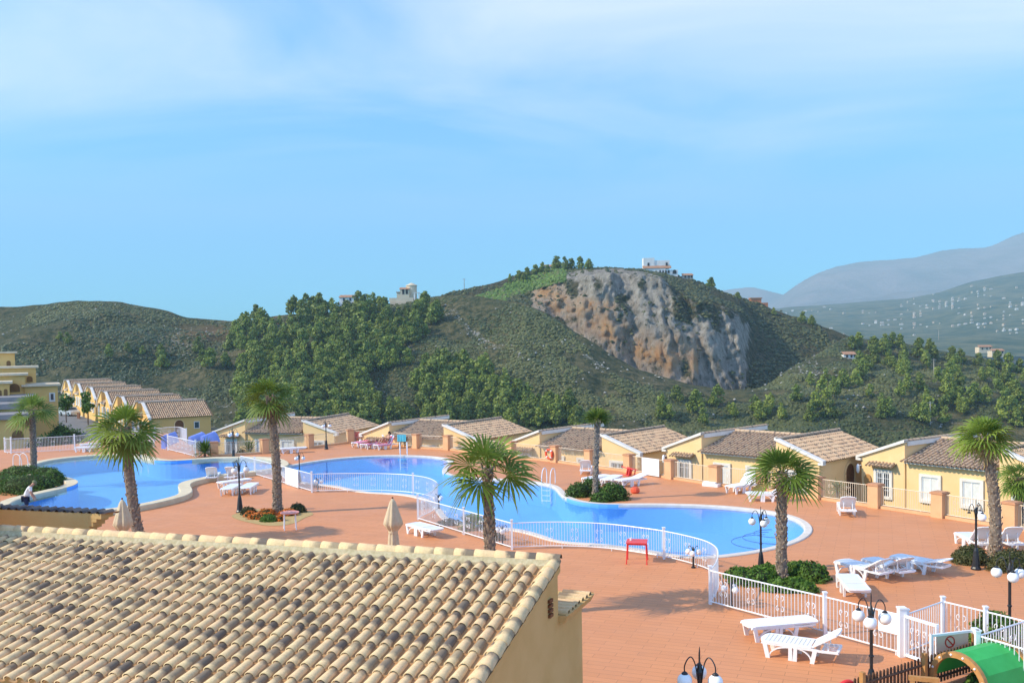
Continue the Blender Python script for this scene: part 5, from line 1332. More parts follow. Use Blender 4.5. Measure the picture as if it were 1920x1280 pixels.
# the conspicuous ones on the skyline
def sky_pine(x, top, wpx, lab, seed, back=False):
    p = crest(x, back); q = D(x, top, p.y); h = max(1.5, q.z-p.z+.8); w = wpx/FPX*p.y/2
    r_ = tree_proto('pine_tree', seed, h, w*1.05, 1400, M['pine_leaf']); r_.location = (p.x, p.y-2, p.z-.8); r_['label'] = lab
sky_pine(487, 571, 16, 'small round pine alone on the saddle of the skyline', 60)
sky_pine(557, 553, 30, 'tall leaning pine on the skyline, next to the biggest pine', 61)
sky_pine(605, 548, 44, 'biggest dark pine on the skyline above the wood', 62)
sky_pine(583, 567, 34, 'lower dark pine wedged between the two tall skyline pines', 63)
sky_pine(690, 551, 40, 'broad dark pine on the skyline in front of the low pale house', 64)
sky_pine(718, 555, 24, 'narrow pine on the skyline just below the round villa', 65)
sky_pine(640, 566, 36, 'low dark pine on the skyline under the pale wall', 66)
sky_pine(1332, 520, 16, 'thin pale tree with open crown alone on the falling skyline', 67, True)
sky_pine(1047, 489, 16, 'dark round pine above the small pink house on the crest', 68, True)

# ------------------------------------------------------------------ houses on the hills
def hill_house(name, label, px, py, wpx, dep, build, back=True, az=0.0):
    p = crest(px, back); q = D(px, py, p.y); root = thing(name, label, 'house', (q.x, q.y, q.z), az); build(root, wpx/FPX*p.y); return root
M['hill_white'] = rough_mat('white_render', (.72, .68, .62), (.78, .74, .69), .5, .85)
M['hill_cream'] = rough_mat('cream_render', (.62, .50, .34), (.68, .56, .40), .5, .85)
M['hill_red'] = rough_mat('red_render', (.46, .17, .08), (.52, .21, .10), .5, .85)
M['hill_roof'] = rough_mat('far_clay_roof', (.36, .19, .11), (.42, .23, .14), .8, .9)
def villa_white(root, w):
    a = MB(); a.b2(-w*.5, w*.12, -3, 4, -4, w*.10); a.b2(w*.12, w*.46, -2.5, 4, -4, w*.06); wl = a.build('wall', M['hill_white'], root)
    a = MB(); a.b2(-w*.47, -w*.17, -1.5, 3.5, w*.10, w*.40); a.b2(-w*.17, w*.25, -1.2, 3.5, w*.10, w*.33); a.build('upper_floor', M['hill_white'], root)
    a = MB(); a.prism([(-w*.5, -3.4, w*.10), (w*.28, -3.0, w*.10), (w*.28, -1.2, w*.17), (-w*.5, -1.5, w*.17)], (0, 0, .25)); a.build('roof', M['hill_roof'], root)
    for x, z in ((-w*.36, w*.22), (w*.14, w*.22)):
        a = MB(); a.b2(x, x+1.0, -1.62, -1.45, z-.7, z+.9); a.build('window', M['dark'], root)
    for k in range(4):
        a = MB(); a.b2(-w*.05+k*1.5, -w*.05+k*1.5+.8, -3.08, -2.96, w*.02-1, w*.02+.6); a.build('window', M['dark'], root)
    a = MB(); a.prism([Vector((w*.30+1.3+1.0*math.cos(t2), -2.62, -1.0+(1.2 if s_ else 0)+1.0*math.sin(t2)*s_)) for s_, t2 in ((0, 0), (0, math.pi))]+[Vector((w*.30+1.3+1.0*math.cos(t2), -2.62, .2+1.0*math.sin(t2))) for t2 in (math.pi, 2.4, 1.57, .75, 0)], (0, .2, 0)); a.build('archway', M['dark'], root)
hill_house('hilltop_villa', 'white flat roofed villa on the top of the cliff', 1238, 511, 68, 0, villa_white)
def villa_round(root, w):
    a = MB(); a.lathe([(w*.30, -2), (w*.30, w*.52), (w*.33, w*.52), (w*.33, w*.56), (w*.02, w*.70)], (w*.18, 2, 0), 14); a.build('tower', M['hill_cream'], root)
    a = MB(); a.b2(-w*.42, w*.1, -1.5, 4, -2, w*.30); wl = a.build('wall', M['hill_cream'], root)
    a = MB(); a.b2(-w*.62, -w*.40, -1.2, 4, -2, w*.14); a.build('side_wing', M['hill_cream'], root)
    a = MB(); a.prism([(-w*.46, -2, w*.30), (w*.1, -2, w*.30), (w*.1, 1.2, w*.42), (-w*.46, 1.2, w*.42)], (0, 0, .2)); a.b2(-w*.66, -w*.40, -1.6, 4.2, w*.14, w*.18); a.build('roof', M['hill_roof'], root)
    for x in (-w*.3, -w*.1): 
        a = MB(); a.b2(x, x+.9, -1.6, -1.45, .3, 2.6); a.build('window', M['dark'], root)
    a = MB(); a.b2(-w*1.0, w*.35, -4.0, -3.6, -3.2, -1.4); a.b2(-w*.95, -w*.05, -4.3, -3.6, -4.6, -3.2); a.build('terrace_wall', M['hill_cream'], root)
    a = MB(); a.b2(w*.36, w*.44, -2.6, -2.2, -2.5, .7); a.b2(w*.62, w*.68, -2.6, -2.2, -2.0, .7); a.b2(w*.34, w*.70, -2.8, -1, .7, .95); a.build('pergola', M['hill_white'], root)
hill_house('round_villa', 'cream villa with round tower and terrace on the skyline above the wood', 765, 553, 33, 0, villa_round, False)
def low_house(mat_):
    def f(root, w):
        a = MB(); a.b2(-w/2, w/2, -2, 3, -2.5, w*.14); a.build('wall', mat_, root)
        a = MB(); a.prism([(-w*.54, -2.4, w*.14), (w*.54, -2.4, w*.14), (w*.5, .5, w*.14+1.1), (-w*.5, .5, w*.14+1.1)], (0, 0, .2)); a.build('roof', M['hill_roof'], root)
        for k in (-.3, .05, .3): a = MB(); a.b2(w*k, w*k+.8, -2.1, -1.95, -.4, .9); a.build('window', M['dark'], root)
    return f
hill_house('low_house', 'long low pale house half hidden by the skyline pines', 655, 563, 34, 0, low_house(M['hill_white']), False)
hill_house('pink_house', 'small pink house among the pines on the hill crest', 1022, 503, 16, 0, low_house(M['hill_white']))
hill_house('small_white_house', 'small white gabled house beside the dark round crest pine', 1036, 502, 11, 0, low_house(M['hill_white']))
def red_house(root, w):
    a = MB(); a.b2(-w*.5, w*.5, -2, 3, -3, w*.16); a.build('wall', M['hill_red'], root)
    a = MB(); a.b2(-w*.3, w*.2, -1, 3, w*.16, w*.36); a.build('upper_floor', M['hill_red'], root)
    a = MB(); a.b2(-w*.34, w*.24, -1.3, 3.2, w*.36, w*.42); a.build('roof', M['hill_roof'], root)
    for k in (-.3, 0, .3): a = MB(); a.b2(w*k-.4, w*k+.4, -2.1, -1.95, -.6, .8); a.build('window', M['dark'], root)
hill_house('red_house', 'terracotta red house on the falling skyline of the rocky hill', 1419, 574, 38, 0, red_house)
hill_house('grey_pavilion', 'grey columned pavilion on the crest beside the white villa', 1288, 520, 20, 0, low_house(M['rock_white']))
p_ = on_front(1590, 668) or crest(1590, False)
r_ = thing('low_villa', 'tiny white roofed villa showing above the scrub ridge', 'house', p_); low_house(M['hill_white'])(r_, 5)
r_ = thing('valley_house', 'white house with red roof in the dip beyond the pine belt', 'house', D(1868, 661, 520)); low_house(M['hill_cream'])(r_, 7)
r_ = thing('valley_house', 'cluster of pale flat houses next to the red roofed one beyond the pine belt', 'house', D(1845, 654, 560)); low_house(M['hill_cream'])(r_, 8)

# ------------------------------------------------------------------ power poles and masts
def pole(x, y0, y1, lab, base=None):
    p = base or on_front(x, y0) or crest(x, False); q = D(x, y1, p.y); h = q.z-p.z
    root = thing('power_pole', lab, 'pole', p); mb = MB(); mb.tube([(0, 0, -.4), (0, 0, h)], [.22, .14], 6); mb.build('mast', M['rock_white'], root)
    mb = MB(); mb.b2(-.9, .9, -.08, .08, h-.5, h-.35); mb.build('crossarm', M['rock_white'], root)
pole(1753, 706, 672, 'thin pale power pole high on the scrub slope, below the pine belt')
pole(1746, 794, 752, 'thin pale power pole low on the scrub slope, behind the nearest house')
pole(1760, 636, 618, 'tiny pale power pole in front of the hazy plain', D(1760, 636, 700))
pole(871, 534, 522, 'thin dark mast on the skyline between the two hills', crest(871))

# ------------------------------------------------------------------ the plain and the mountains in the haze
def far_sheet(name, prof, dn, df, ybase, m, amp, step=12, nrow=40, x0=1150, x1=2600, seed=0):
    xs = [x0+step*i for i in range(int((x1-x0)/step)+1)]; V = np.zeros((len(xs), nrow, 3))
    for i, x in enumerate(xs):
        yt = interp(x, prof); zt = zat(x, yt, df); zb_ = zat(x, ybase, dn)
        r0 = ray(x, 600); sx = r0.x/r0.y
        for j in range(nrow):
            t_ = j/(nrow-6); 
            if t_ <= 1: Y = dn+(df-dn)*t_; Z = zb_+(zt-zb_)*t_**1.3
            else: Y = df*(1+.18*(t_-1)*4); Z = zt-abs(zt)*.7*(t_-1)*4
            V[i, j] = (sx*Y, Y, Z+fbm(sx*Y, Y, seed, 5, 6/df)*amp*(.3+.7*min(1, abs(1-t_)*3))*min(1, t_*5))
    o = np_mesh(name, V.reshape(-1, 3), grid_faces(len(xs), nrow), m, None, None, True); o['kind'] = 'structure'
    return xs, V
pl_m = base_mat('wooded_plain', (.05, .07, .03), .95, .1); t = NT(pl_m); p = pos(t)
t.color(t.mix(t.ramp(t.noise(p, .016, 8, .75), .42, .58), (.020, .048, .018), (.13, .125, .06)))
PLAIN = [(1150,600),(1300,592),(1400,585),(1480,576),(1550,571),(1620,566),(1700,560),(1760,549),(1820,528),(1870,518),(1920,510),(2050,495),(2600,470)]
px_s, PV = far_sheet('wooded_plain', PLAIN, 1200, 3400, 668, pl_m, 14, seed=3)
mt_m = base_mat('bare_mountain', (.16, .13, .12), .95, .1); t = NT(mt_m); p = pos(t)
t.color(t.mix(t.ramp(t.noise(p, .0016, 8, .7), .4, .6), (.13, .115, .09), (.28, .21, .19))); t.bump(t.noise(p, .004, 8, .7), 1, 60)
MTN = [(1150,610),(1350,600),(1420,585),(1460,560),(1500,531),(1530,513),(1570,499),(1610,493),(1660,491),(1720,484),(1765,472),(1800,466),(1850,463),(1880,452),(1920,436),(1980,415),(2100,400),(2300,410),(2600,380)]
far_sheet('mountain', MTN, 4200, 7900, 600, mt_m, 130, seed=8)
MT2 = [(1150,560),(1250,556),(1330,548),(1380,541),(1410,538),(1440,545),(1480,556),(1550,575),(1700,600),(2600,640)]
far_sheet('far_mountain', MT2, 7200, 8000, 600, mt_m, 50, x0=1100, seed=11)
# white villas scattered over the plain
vp = []
M['plain_white'] = rough_mat('plain_render', (.52, .50, .46), (.58, .56, .52), .5, .85); M['plain_cream'] = rough_mat('plain_cream_render', (.46, .38, .28), (.52, .43, .32), .5, .85)
for k, (w, d_, h, m) in enumerate(((11, 9, 5.5, 'hill_white'), (15, 9, 4.5, 'hill_white'), (9, 8, 7, 'hill_cream'))):
    mb = MB(); mb.b2(-w/2, w/2, -d_/2, d_/2, -4, h); mb.b2(-w*.2, w*.3, -d_/2+1, d_/2-1, h, h+2.4)
    mb2 = MB(); mb2.prism([(-w*.55, -d_/2-.5, h), (w*.55, -d_/2-.5, h), (w*.5, 0, h+1.8), (-w*.5, 0, h+1.8)], (0, 0, .3), mi=0)
    root = thing('plain_villa', 'tiny white villa among the trees of the hazy plain', 'house'); root['group'] = 'white villas scattered over the plain'
    mb.build('wall', M['plain_white'] if m == 'hill_white' else M['plain_cream'], root); mb2.build('roof', M['hill_roof'] if k else M['hill_white'], root); vp.append(root)
uv = [0, 0, 0]; rv = random.Random(5); nv = 0
def on_plain(x, y):
    i = max(0, min(len(px_s)-1, int(round((x-px_s[0])/12)))); best = None
    for j in range(0, 34):
        a, b = pix(PV[i, j])[1], pix(PV[i, j+1])[1]
        if a >= y > b: return Vector(PV[i, j]*.5+PV[i, j+1]*.5)
CLUS = [(1770,575,26,9),(1840,590,30,10),(1880,595,28,8),(1720,590,34,7),(1660,605,40,5),(1840,545,22,8),(1780,566,20,8),(1900,575,22,8),(1690,570,50,4),(1900,620,25,6),(1590,585,40,4),(1740,610,40,6),(1650,560,40,3),(1860,555,30,8),(1830,610,30,6)]
while nv < 190:
    if rv.random() < .72:
        c = rv.choice(CLUS); x, y = rv.gauss(c[0], c[2]*.6), rv.gauss(c[1], c[3]*.6)
    else: x, y = rv.uniform(1470, 2050), rv.uniform(530, 640)
    p = on_plain(x, y)
    if p is None or pix(p)[1] > 650: continue
    k = rv.randrange(3); o = place(vp[k], uv[k], p, rv.uniform(-.6, .6), 'tiny white villa among the trees of the hazy plain', rv.uniform(.5, 1.1)*(.30+.20*p.y/1700)); uv[k] = 1; nv += 1
# big low ground under everything, so that no edge shows
gm = rough_mat('dry_ground', (.12, .10, .06), (.16, .14, .08), .05, .95)
flat('ground', [[Vector((-5400, -200, 0)), Vector((7400, -200, 0)), Vector((7400, 8200, 0)), Vector((-5400, 8200, 0))]], -95, gm)
flat('garden_ground', [[Vector((-120, 4, 0)), Vector((90, 4, 0)), Vector((90, 40, 0)), Vector((34, 58, 0)), Vector((0, 76, 0)), Vector((-14, 86, 0)), Vector((-28, 100, 0)), Vector((-33, 112, 0)), Vector((-76, 180, 0)), Vector((-120, 196, 0))]], -2.8, gm)
# ------------------------------------------------------------------ fan palms
def fan_leaf(V, F, C, o, az, el, lp, rb, rs_, tone, droop=.35, nseg=20):
    d = Vector((math.cos(az)*math.cos(el), math.sin(az)*math.cos(el), math.sin(el))); s = Vector((-math.sin(az), math.cos(az), 0)); n_ = s.cross(d) if True else None
    n_ = d.cross(s); n_ = -n_ if n_.z < 0 else n_
    ro = rs_.uniform(-.75, .75); s, n_ = s*math.cos(ro)+n_*math.sin(ro), n_*math.cos(ro)-s*math.sin(ro)
    def put(q, f, t):
        b = len(V); V.extend([tuple(p) for p in q]); F.append(tuple(range(b, b+len(q)))); C.extend([(t, 0, 0, 1)]*len(q))
    # petiole, sagging
    pts = [o+d*(lp*t)+Vector((0, 0, -.10*lp*t*t)) for t in (0, .5, 1)]; w = .016
    for p, q in zip(pts, pts[1:]): put([p-s*w, q-s*w, q+s*w, p+s*w], None, tone*.6+.25); put([p-n_*w, q-n_*w, q+n_*w, p+n_*w], None, tone*.6+.25)
    h = pts[-1]; d2 = (pts[-1]-pts[-2]).normalized()
    for k in range(nseg):
        th = R(-118+236*(k+.5)/nseg); dth = R(236/nseg)*.50
        L = rb*(1-.22*abs(th)/2)*(.88+.24*rs_.rand())
        fold = .03 if k % 2 else -.03
        def at(r_, t_): 
            dr = d2*math.cos(t_)+s*math.sin(t_)
            sag = -droop*rb*max(0, r_/rb-.35)**2*1.3
            return h+dr*r_+n_*(fold*r_/rb+.12*rb*(r_/rb)*(1-math.cos(t_))*.5)+Vector((0, 0, sag))
        a0, a1, b0, b1 = at(.03, th-dth), at(.03, th+dth), at(L*.52, th-dth*.85), at(L*.52, th+dth*.85)
        m0, m1 = at(L*.80, th-dth*.34), at(L*.80, th+dth*.34); tp = at(L*(1.0+.05*rs_.randn()), th+dth*.3*rs_.randn())+Vector((0, 0, -.05*rb*rs_.rand()))
        t_ = min(1, max(0, tone+.22*(rs_.rand()-.5)))
        put([a0, b0, b1, a1], None, t_); put([b0, m0, m1, b1], None, min(1, t_+.08)); put([m0, tp, m1], None, min(1, t_+.16))
def make_crown(name, parent, seed, n, lp, rb, elmin, elmax, top, droop=.35, dead=4):
    rs_ = np.random.RandomState(seed); V, F, C = [], [], []
    for k in range(n):
        u_ = (k+.5)/n; el = R(elmax+(elmin-elmax)*u_**.85+rs_.randn()*7); az = k*2.39996+rs_.randn()*.25
        sc_l = .70+.35*min(1, u_*2.2)
        fan_leaf(V, F, C, Vector((0, 0, top-.10*u_)), az, el, lp*sc_l, rb*(.75+.3*min(1, u_*2)), rs_, .25+.6*rs_.rand(), droop+.25*u_)
    mb = MB(); mb.v, mb.f, mb.c, mb.m, mb.hasc = V, F, C, [0]*len(F), True
    cr = mb.build(name, M['palm_leaf'], parent, fix=False)
    V, F, C = [], [], []
    for k in range(dead): fan_leaf(V, F, C, Vector((0, 0, top-.22)), rs_.rand()*6.28, R(-62+rs_.randn()*10), lp*.7, rb*.7, rs_, rs_.rand(), .1, 14)
    if dead:
        mb = MB(); mb.v, mb.f, mb.c, mb.m, mb.hasc = V, F, C, [0]*len(F), True; mb.build('dead_fronds', M['palm_dry'], parent, fix=False)
    return cr
tk = rough_mat('palm_trunk_fibre', (.13, .095, .07), (.27, .215, .165), 9, .95, .02, 30)
tk2 = rough_mat('palm_leaf_boots', (.20, .145, .095), (.40, .31, .22), 14, .95)
def make_trunk(parent, pts, r0, r1, seed, boots=1.0):
    rg = random.Random(seed); P = catmull([Vector(p) for p in pts], 8, False); L = len(P); mb = MB()
    rr = [r0+(r1-r0)*i/(L-1) for i in range(L)]; rr = [r*(1.0+.05*math.sin(i*2.3)+(.35*max(0, 1-i/3))) for i, r in enumerate(rr)]
    mb.tube(P, rr, 12, 0)
    tr = mb.build('trunk', tk, parent, smooth=True)
    mb = MB(); tot = sum((b-a).length for a, b in zip(P, P[1:])); n = int(tot/.105)
    for k in range(n):
        s = k/n*(L-1); i = int(s); f = s-i; c = P[i].lerp(P[min(i+1, L-1)], f); r_ = rr[i]
        for j in range(7):
            if rg.random() > .80*boots: continue
            a = 6.283*(j/7)+k*.45+rg.uniform(-.15, .15); o = Vector((math.cos(a), math.sin(a), 0)); t_ = Vector((-math.sin(a), math.cos(a), 0)); out = rg.uniform(.02, .075)*(1.6 if k > n*.86 else 1); up = rg.uniform(.06, .16); w = rg.uniform(.035, .065)
            b = c+o*(r_*.92)
            mb.add([b-t_*w, b+t_*w, b+t_*w*.5+o*out+Vector((0, 0, up)), b-t_*w*.5+o*out+Vector((0, 0, up)), b-t_*w*.5+o*(out-.03)+Vector((0, 0, up+.03)), b+t_*w*.5+o*(out-.03)+Vector((0, 0, up+.03))], [(0, 1, 2, 3), (3, 2, 5, 4), (0, 3, 4), (1, 5, 2)])
    mb.build('leaf_boots', tk2, tr)
def palm(base, crown_px, r0, label, seed, n=34, lp=.60, rb=.80, elmin=-50, elmax=82, dead=4, bend=.0, droop=.35, z0=0, boots=1.0, base_p=None):
    b = base_p or G(*base, z0); t_ = D(crown_px[0], crown_px[1], b.y); root = thing('fan_palm', label, 'palm tree', b)
    v = t_-b; h = v.z; sd_ = Vector((bend, 0, 0))
    make_trunk(root, [(0, 0, -.1), Vector((v.x*.30, 0, h*.33))+sd_, Vector((v.x*.66, 0, h*.68))+sd_*.8, Vector((v.x, 0, h-.02))], r0, r0*.82, seed, boots)
    e = Vector((v.x, 0, h))
    cr = make_crown('crown', root, seed, n, lp, rb, elmin, elmax, 0, droop, dead)
    for o in root.children:
        if o.name.startswith(('crown', 'dead_fronds')): o.location = e
    return root
palm((922,1157), (914,876), .165, 'fan palm nearest the camera, its trunk rising behind the ridge of the foreground roof', 3, n=18, lp=.58, rb=1.0, elmin=-32, dead=1, droop=.26)
palm((263,1018), (235,800), .22, 'fan palm with shaggy trunk and hanging fronds in front of the smaller pool', 14, n=24, lp=.62, rb=1.0, elmin=-52, dead=5, bend=-.1, droop=.2)
palm((64,887), (60,768), .20, 'fan palm growing out of the clipped shrubs of the smaller pool', 25, n=18, lp=.65, rb=1.05, elmin=-40, dead=1, droop=.22)
palm((520,962), (506,742), .21, 'tall fan palm standing in the bed of orange flowers', 36, n=20, lp=.55, rb=.98, elmin=-36, dead=2, bend=.08, droop=.22)
palm((1116,937), (1120,788), .135, 'fan palm with thin trunk and very small crown by the pool', 47, n=17, lp=.24, rb=.68, elmin=22, elmax=88, dead=0, droop=.02)
palm((1465,1088), (1466,884), .175, 'leaning fan palm in the shrub bed beyond the long fence', 58, n=19, lp=.48, rb=.84, elmin=-28, dead=1, droop=.2)
palm((1866,1042), (1846,818), .195, 'tall fan palm between the brown rounded shrubs near the nearest house', 69, n=28, lp=.45, rb=.78, elmin=-22, dead=1, bend=.12)
q_ = D(1915,960,33); palm(None, (1912,893), .16, 'fan palm at the house garden, its crown cut by the picture edge', 70, n=30, lp=.45, rb=.62, elmin=-60, dead=4, base_p=Vector((D(1912,893,37.5).x, 37.5, -1.6)))
root = thing('young_fan_palm', 'young fan palm without trunk behind the straight white fence', 'palm tree', G(886,990)); make_crown('crown', root, 81, 16, .30, .55, 15, 85, .12, .2, 0)
mb = MB(); mb.tube([(0, 0, -.05), (0, 0, .18)], [.10, .07], 8); mb.build('stem', tk, root)

# spiky rosettes
def yucca(loc, label, seed, n, L, w, name='yucca', trunk=.3):
    rs_ = np.random.RandomState(seed); V, F, C = [], [], []; root = thing(name, label, 'plant', loc)
    for k in range(n):
        az = k*2.4; el = R(80-95*(k/n)+rs_.randn()*8); d = Vector((math.cos(az)*math.cos(el), math.sin(az)*math.cos(el), math.sin(el))); s = Vector((-math.sin(az), math.cos(az), 0)); o = Vector((0, 0, trunk)); l_ = L*(.75+.4*rs_.rand()); t_ = rs_.rand()
        p0, p1, p2 = o, o+d*l_*.5, o+d*l_+Vector((0, 0, -.12*l_))
        b = len(V); V += [tuple(q) for q in (p0-s*w*.6, p0+s*w*.6, p1+s*w, p1-s*w, p2)]; F += [(b, b+1, b+2, b+3), (b+3, b+2, b+4)]; C += [(t_, 0, 0, 1)]*5
    mb = MB(); mb.v, mb.f, mb.c, mb.m, mb.hasc = V, F, C, [0]*len(F), True; mb.build('leaves', M['shrub_leaf'], root, fix=False)
    mb = MB(); mb.tube([(0, 0, -.1), (0, 0, trunk)], .09, 8); mb.build('stem', tk, root)
yucca(G(384,857), 'dark spiky yucca at the end of the fence panel by the smaller pool', 1, 110, 1.25, .05, trunk=.35)
yucca(D(468,838,71), 'pale spiky yucca in the garden of the first house', 2, 90, 1.2, .045, trunk=-.3)
yucca(D(1570,903,47)+Vector((0, 0, -.9)), 'spiky plant beside the shaded arched door', 3, 60, .7, .035, trunk=.5)

# ------------------------------------------------------------------ shrubs
def shrub(name, label, ells, n, size, m, seed, cat='shrub', z=0, group=None, loc=None):
    """ells: (px, py_ground, rx, ry, h) mounds on the ground; leaves over a dark twiggy core"""
    P = [(G(a, b, z), rx, ry, h) for a, b, rx, ry, h in ells] if loc is None else [(Vector(loc)+Vector((a, b, 0)), rx, ry, h) for a, b, rx, ry, h in ells]
    o = P[0][0]; root = thing(name, label, cat, o, 0, group); rs_ = np.random.RandomState(seed); VV, CC = [], []; tot = sum(rx*h for _, rx, ry, h in P)
    core = MB()
    for p, rx, ry, h in P:
        q = p-o; k = max(20, int(n*rx*h/tot)); core.ball(q+Vector((0, 0, h*.30)), (rx*.80, ry*.80, h*.52), 12, 8)
        d = rs_.randn(k, 3); d /= np.linalg.norm(d, axis=1)[:, None]; d[:, 2] = np.abs(d[:, 2])*1.0-.12
        bump_ = np.array([1+.16*fbm(v[0]*2.2+p.x, v[1]*2.2+p.y, v[2]*2.2, 3) for v in d]); rad = (.84+.20*rs_.rand(k))*bump_
        c = np.array(q)+d*rad[:, None]*np.array([rx, ry, h])+np.array([0, 0, .03])
        nr = d+rs_.randn(k, 3)*.55; nr /= np.linalg.norm(nr, axis=1)[:, None]; a = np.cross(nr, rs_.randn(k, 3)); a /= np.linalg.norm(a, axis=1)[:, None]; b = np.cross(nr, a)
        s = size*(.6+.8*rs_.rand(k)); v = np.stack([c-a*s[:, None], c-b*(s*.5)[:, None], c+a*s[:, None], c+b*(s*.5)[:, None]], 1); VV.append(v.reshape(-1, 3))
        cc = np.zeros((k, 4, 4)); cc[..., 0] = np.clip(.5*rs_.rand(k)+.5*(bump_-.84)/.32, 0, 1)[:, None]; cc[..., 3] = 1; CC.append(cc.reshape(-1, 4))
    V = np.concatenate(VV); np_mesh('foliage', V, np.arange(len(V)).reshape(-1, 4), m, None, np.concatenate(CC), False, root)
    core.build('branches', M['core'] if 'core' in M else M['shrub_leaf'], root, smooth=True)
    return root
M['core'] = rough_mat('shrub_twigs', (.02, .03, .008), (.035, .045, .012), 6, .95)
shrub('clipped_shrub', 'big clipped green shrub nearest the gardener, by the smaller pool', [(56,922,1.75,1.3,1.15),(10,918,1.5,1.2,.95)], 5200, .055, M['shrub_leaf'], 1)
shrub('clipped_shrub', 'clipped green shrub on the tip of the planted spit in the smaller pool', [(102,908,.72,.7,.92)], 1800, .055, M['shrub_leaf'], 2)
shrub('clipped_shrub', 'clipped green shrub behind the palm base at the smaller pool', [(40,894,1.6,1.0,.8),(86,896,1.0,.8,.8)], 3000, .055, M['shrub_leaf'], 3)
shrub('bushy_shrub', 'leafy green shrub on the pool ladder side of the short crowned palm', [(1085,930,.72,.6,.78),(1108,924,.6,.5,.9)], 1700, .06, M['shrub_leaf'], 4)
shrub('bushy_shrub', 'leafy green shrub on the lounger side of the short crowned palm', [(1150,936,.85,.65,.92),(1128,940,.6,.4,.5)], 2100, .06, M['shrub_leaf'], 5)
shrub('spreading_shrub', 'spreading green shrub on the lamp side of the leaning palm', [(1415,1092,.85,.55,.5),(1385,1082,.5,.4,.35),(1440,1084,.6,.5,.5)], 2600, .06, M['shrub_leaf'], 6)
shrub('spreading_shrub', 'spreading green shrub on the lounger side of the leaning palm', [(1520,1086,.62,.55,.62),(1496,1078,.6,.5,.5)], 2000, .06, M['shrub_leaf'], 7)
shrub('spreading_shrub', 'low green shrub between the leaning palm and the long fence', [(1480,1106,.85,.4,.38),(1510,1108,.4,.35,.3)], 1700, .06, M['shrub_leaf'], 8)
shrub('rounded_shrub', 'brownish rounded shrub on the lamp side of the tall palm', [(1820,1054,.66,.55,.62)], 2600, .04, M['olive_leaf'], 9)
shrub('rounded_shrub', 'olive rounded shrub beside the tall palm, cut by the picture edge', [(1900,1068,.82,.6,.75)], 3000, .04, M['olive_leaf'], 10)
shrub('rounded_shrub', 'rounded green shrub behind the folding white fence', [(1872,1216,.75,.7,.98)], 3000, .05, M['shrub_leaf'], 11)
shrub('silver_plant', 'grey blue plant beside the back hoop of the play tunnel', [(1912,1232,.22,.2,.5)], 260, .05, M['olive_leaf'], 12)
fl = shrub('flower_patch', 'patch of orange blossoms inside the play tunnel', [(0,0,.35,.3,.40)], 500, .05, M['shrub_leaf'], 13, 'flowers', loc=(c0.x+.7, c0.y+.45, 0))
# the flower bed round the tall palm
bed = [G(*p) for p in ((434,966),(446,974),(470,980),(498,985),(530,985),(556,979),(572,970),(588,964),(575,957),(540,953),(500,953),(465,957))]
flat('flower_bed', [sm(catmull(bed, 4), 1)], .012, M['soil'])
shrub('flowering_plant', 'orange flowering plants in the bed at the foot of the tall palm', [(486,972,.55,.35,.30),(500,966,.5,.35,.34),(470,968,.35,.3,.28)], 900, .045, M['flower'], 14, 'flowers')
shrub('flowering_plant', 'orange flowers on the round table side of the tall palm', [(540,966,.45,.3,.34),(524,976,.25,.25,.25)], 520, .045, M['flower'], 15, 'flowers')
shrub('bushy_plant', 'green plant in front of the tall palm in the flower bed', [(504,977,.42,.3,.32)], 600, .05, M['shrub_leaf'], 16, 'plant')
shrub('bushy_plant', 'grey brown plant by the lamp foot in the flower bed', [(466,964,.40,.3,.38)], 520, .05, M['olive_leaf'], 17, 'plant')
shrub('bushy_plant', 'tall loose plant at the table end of the flower bed', [(558,960,.45,.3,.50),(545,964,.3,.3,.35)], 420, .055, M['olive_leaf'], 18, 'plant')
shrub('low_plants', 'low dark plants behind the straight white fence', [(842,984,.55,.25,.30)], 420, .045, M['olive_leaf'], 19, 'plant')
shrub('low_plants', 'low plants around the low lamp by the nearest palm', [(930,1012,.4,.25,.34)], 320, .045, M['olive_leaf'], 20, 'plant')
shrub('potted_shrub', 'pale bush in the garden beside the yucca', [(0,0,.5,.5,.9)], 600, .06, M['olive_leaf'], 21, loc=D(452,846,70)+Vector((0, 0, -.6)))
# greenery along the street beyond the far fence
for i, (x, y, Y, rx, h, lab) in enumerate(((135,812,88,2.0,3.5,'round green street shrub nearest the road'),(100,812,84,1.8,3.6,'dense green bush behind the street fence, next to the round one'),(72,806,82,1.7,3.4,'dark green bush behind the palm, along the street fence'),(6,822,76,1.5,2.6,'dark bush at the end of the street fence'),(115,800,92,1.6,3.8,'bush with pale blossoms between the round shrubs'),(172,822,74,1.3,1.3,'low hedge plant behind the street fence, beside the shaggy palm'),(215,815,76,1.6,1.2,'low hedge plant behind the street fence near the gateway'))):
    q = D(x, y, Y); shrub('street_shrub', lab, [(0,0,rx,rx*.8,h),(rx*.7,.4,rx*.6,rx*.5,h*.75)], 1500, .12, M['shrub_leaf'], 30+i, loc=(q.x, q.y, -2.7))
mb = MB()
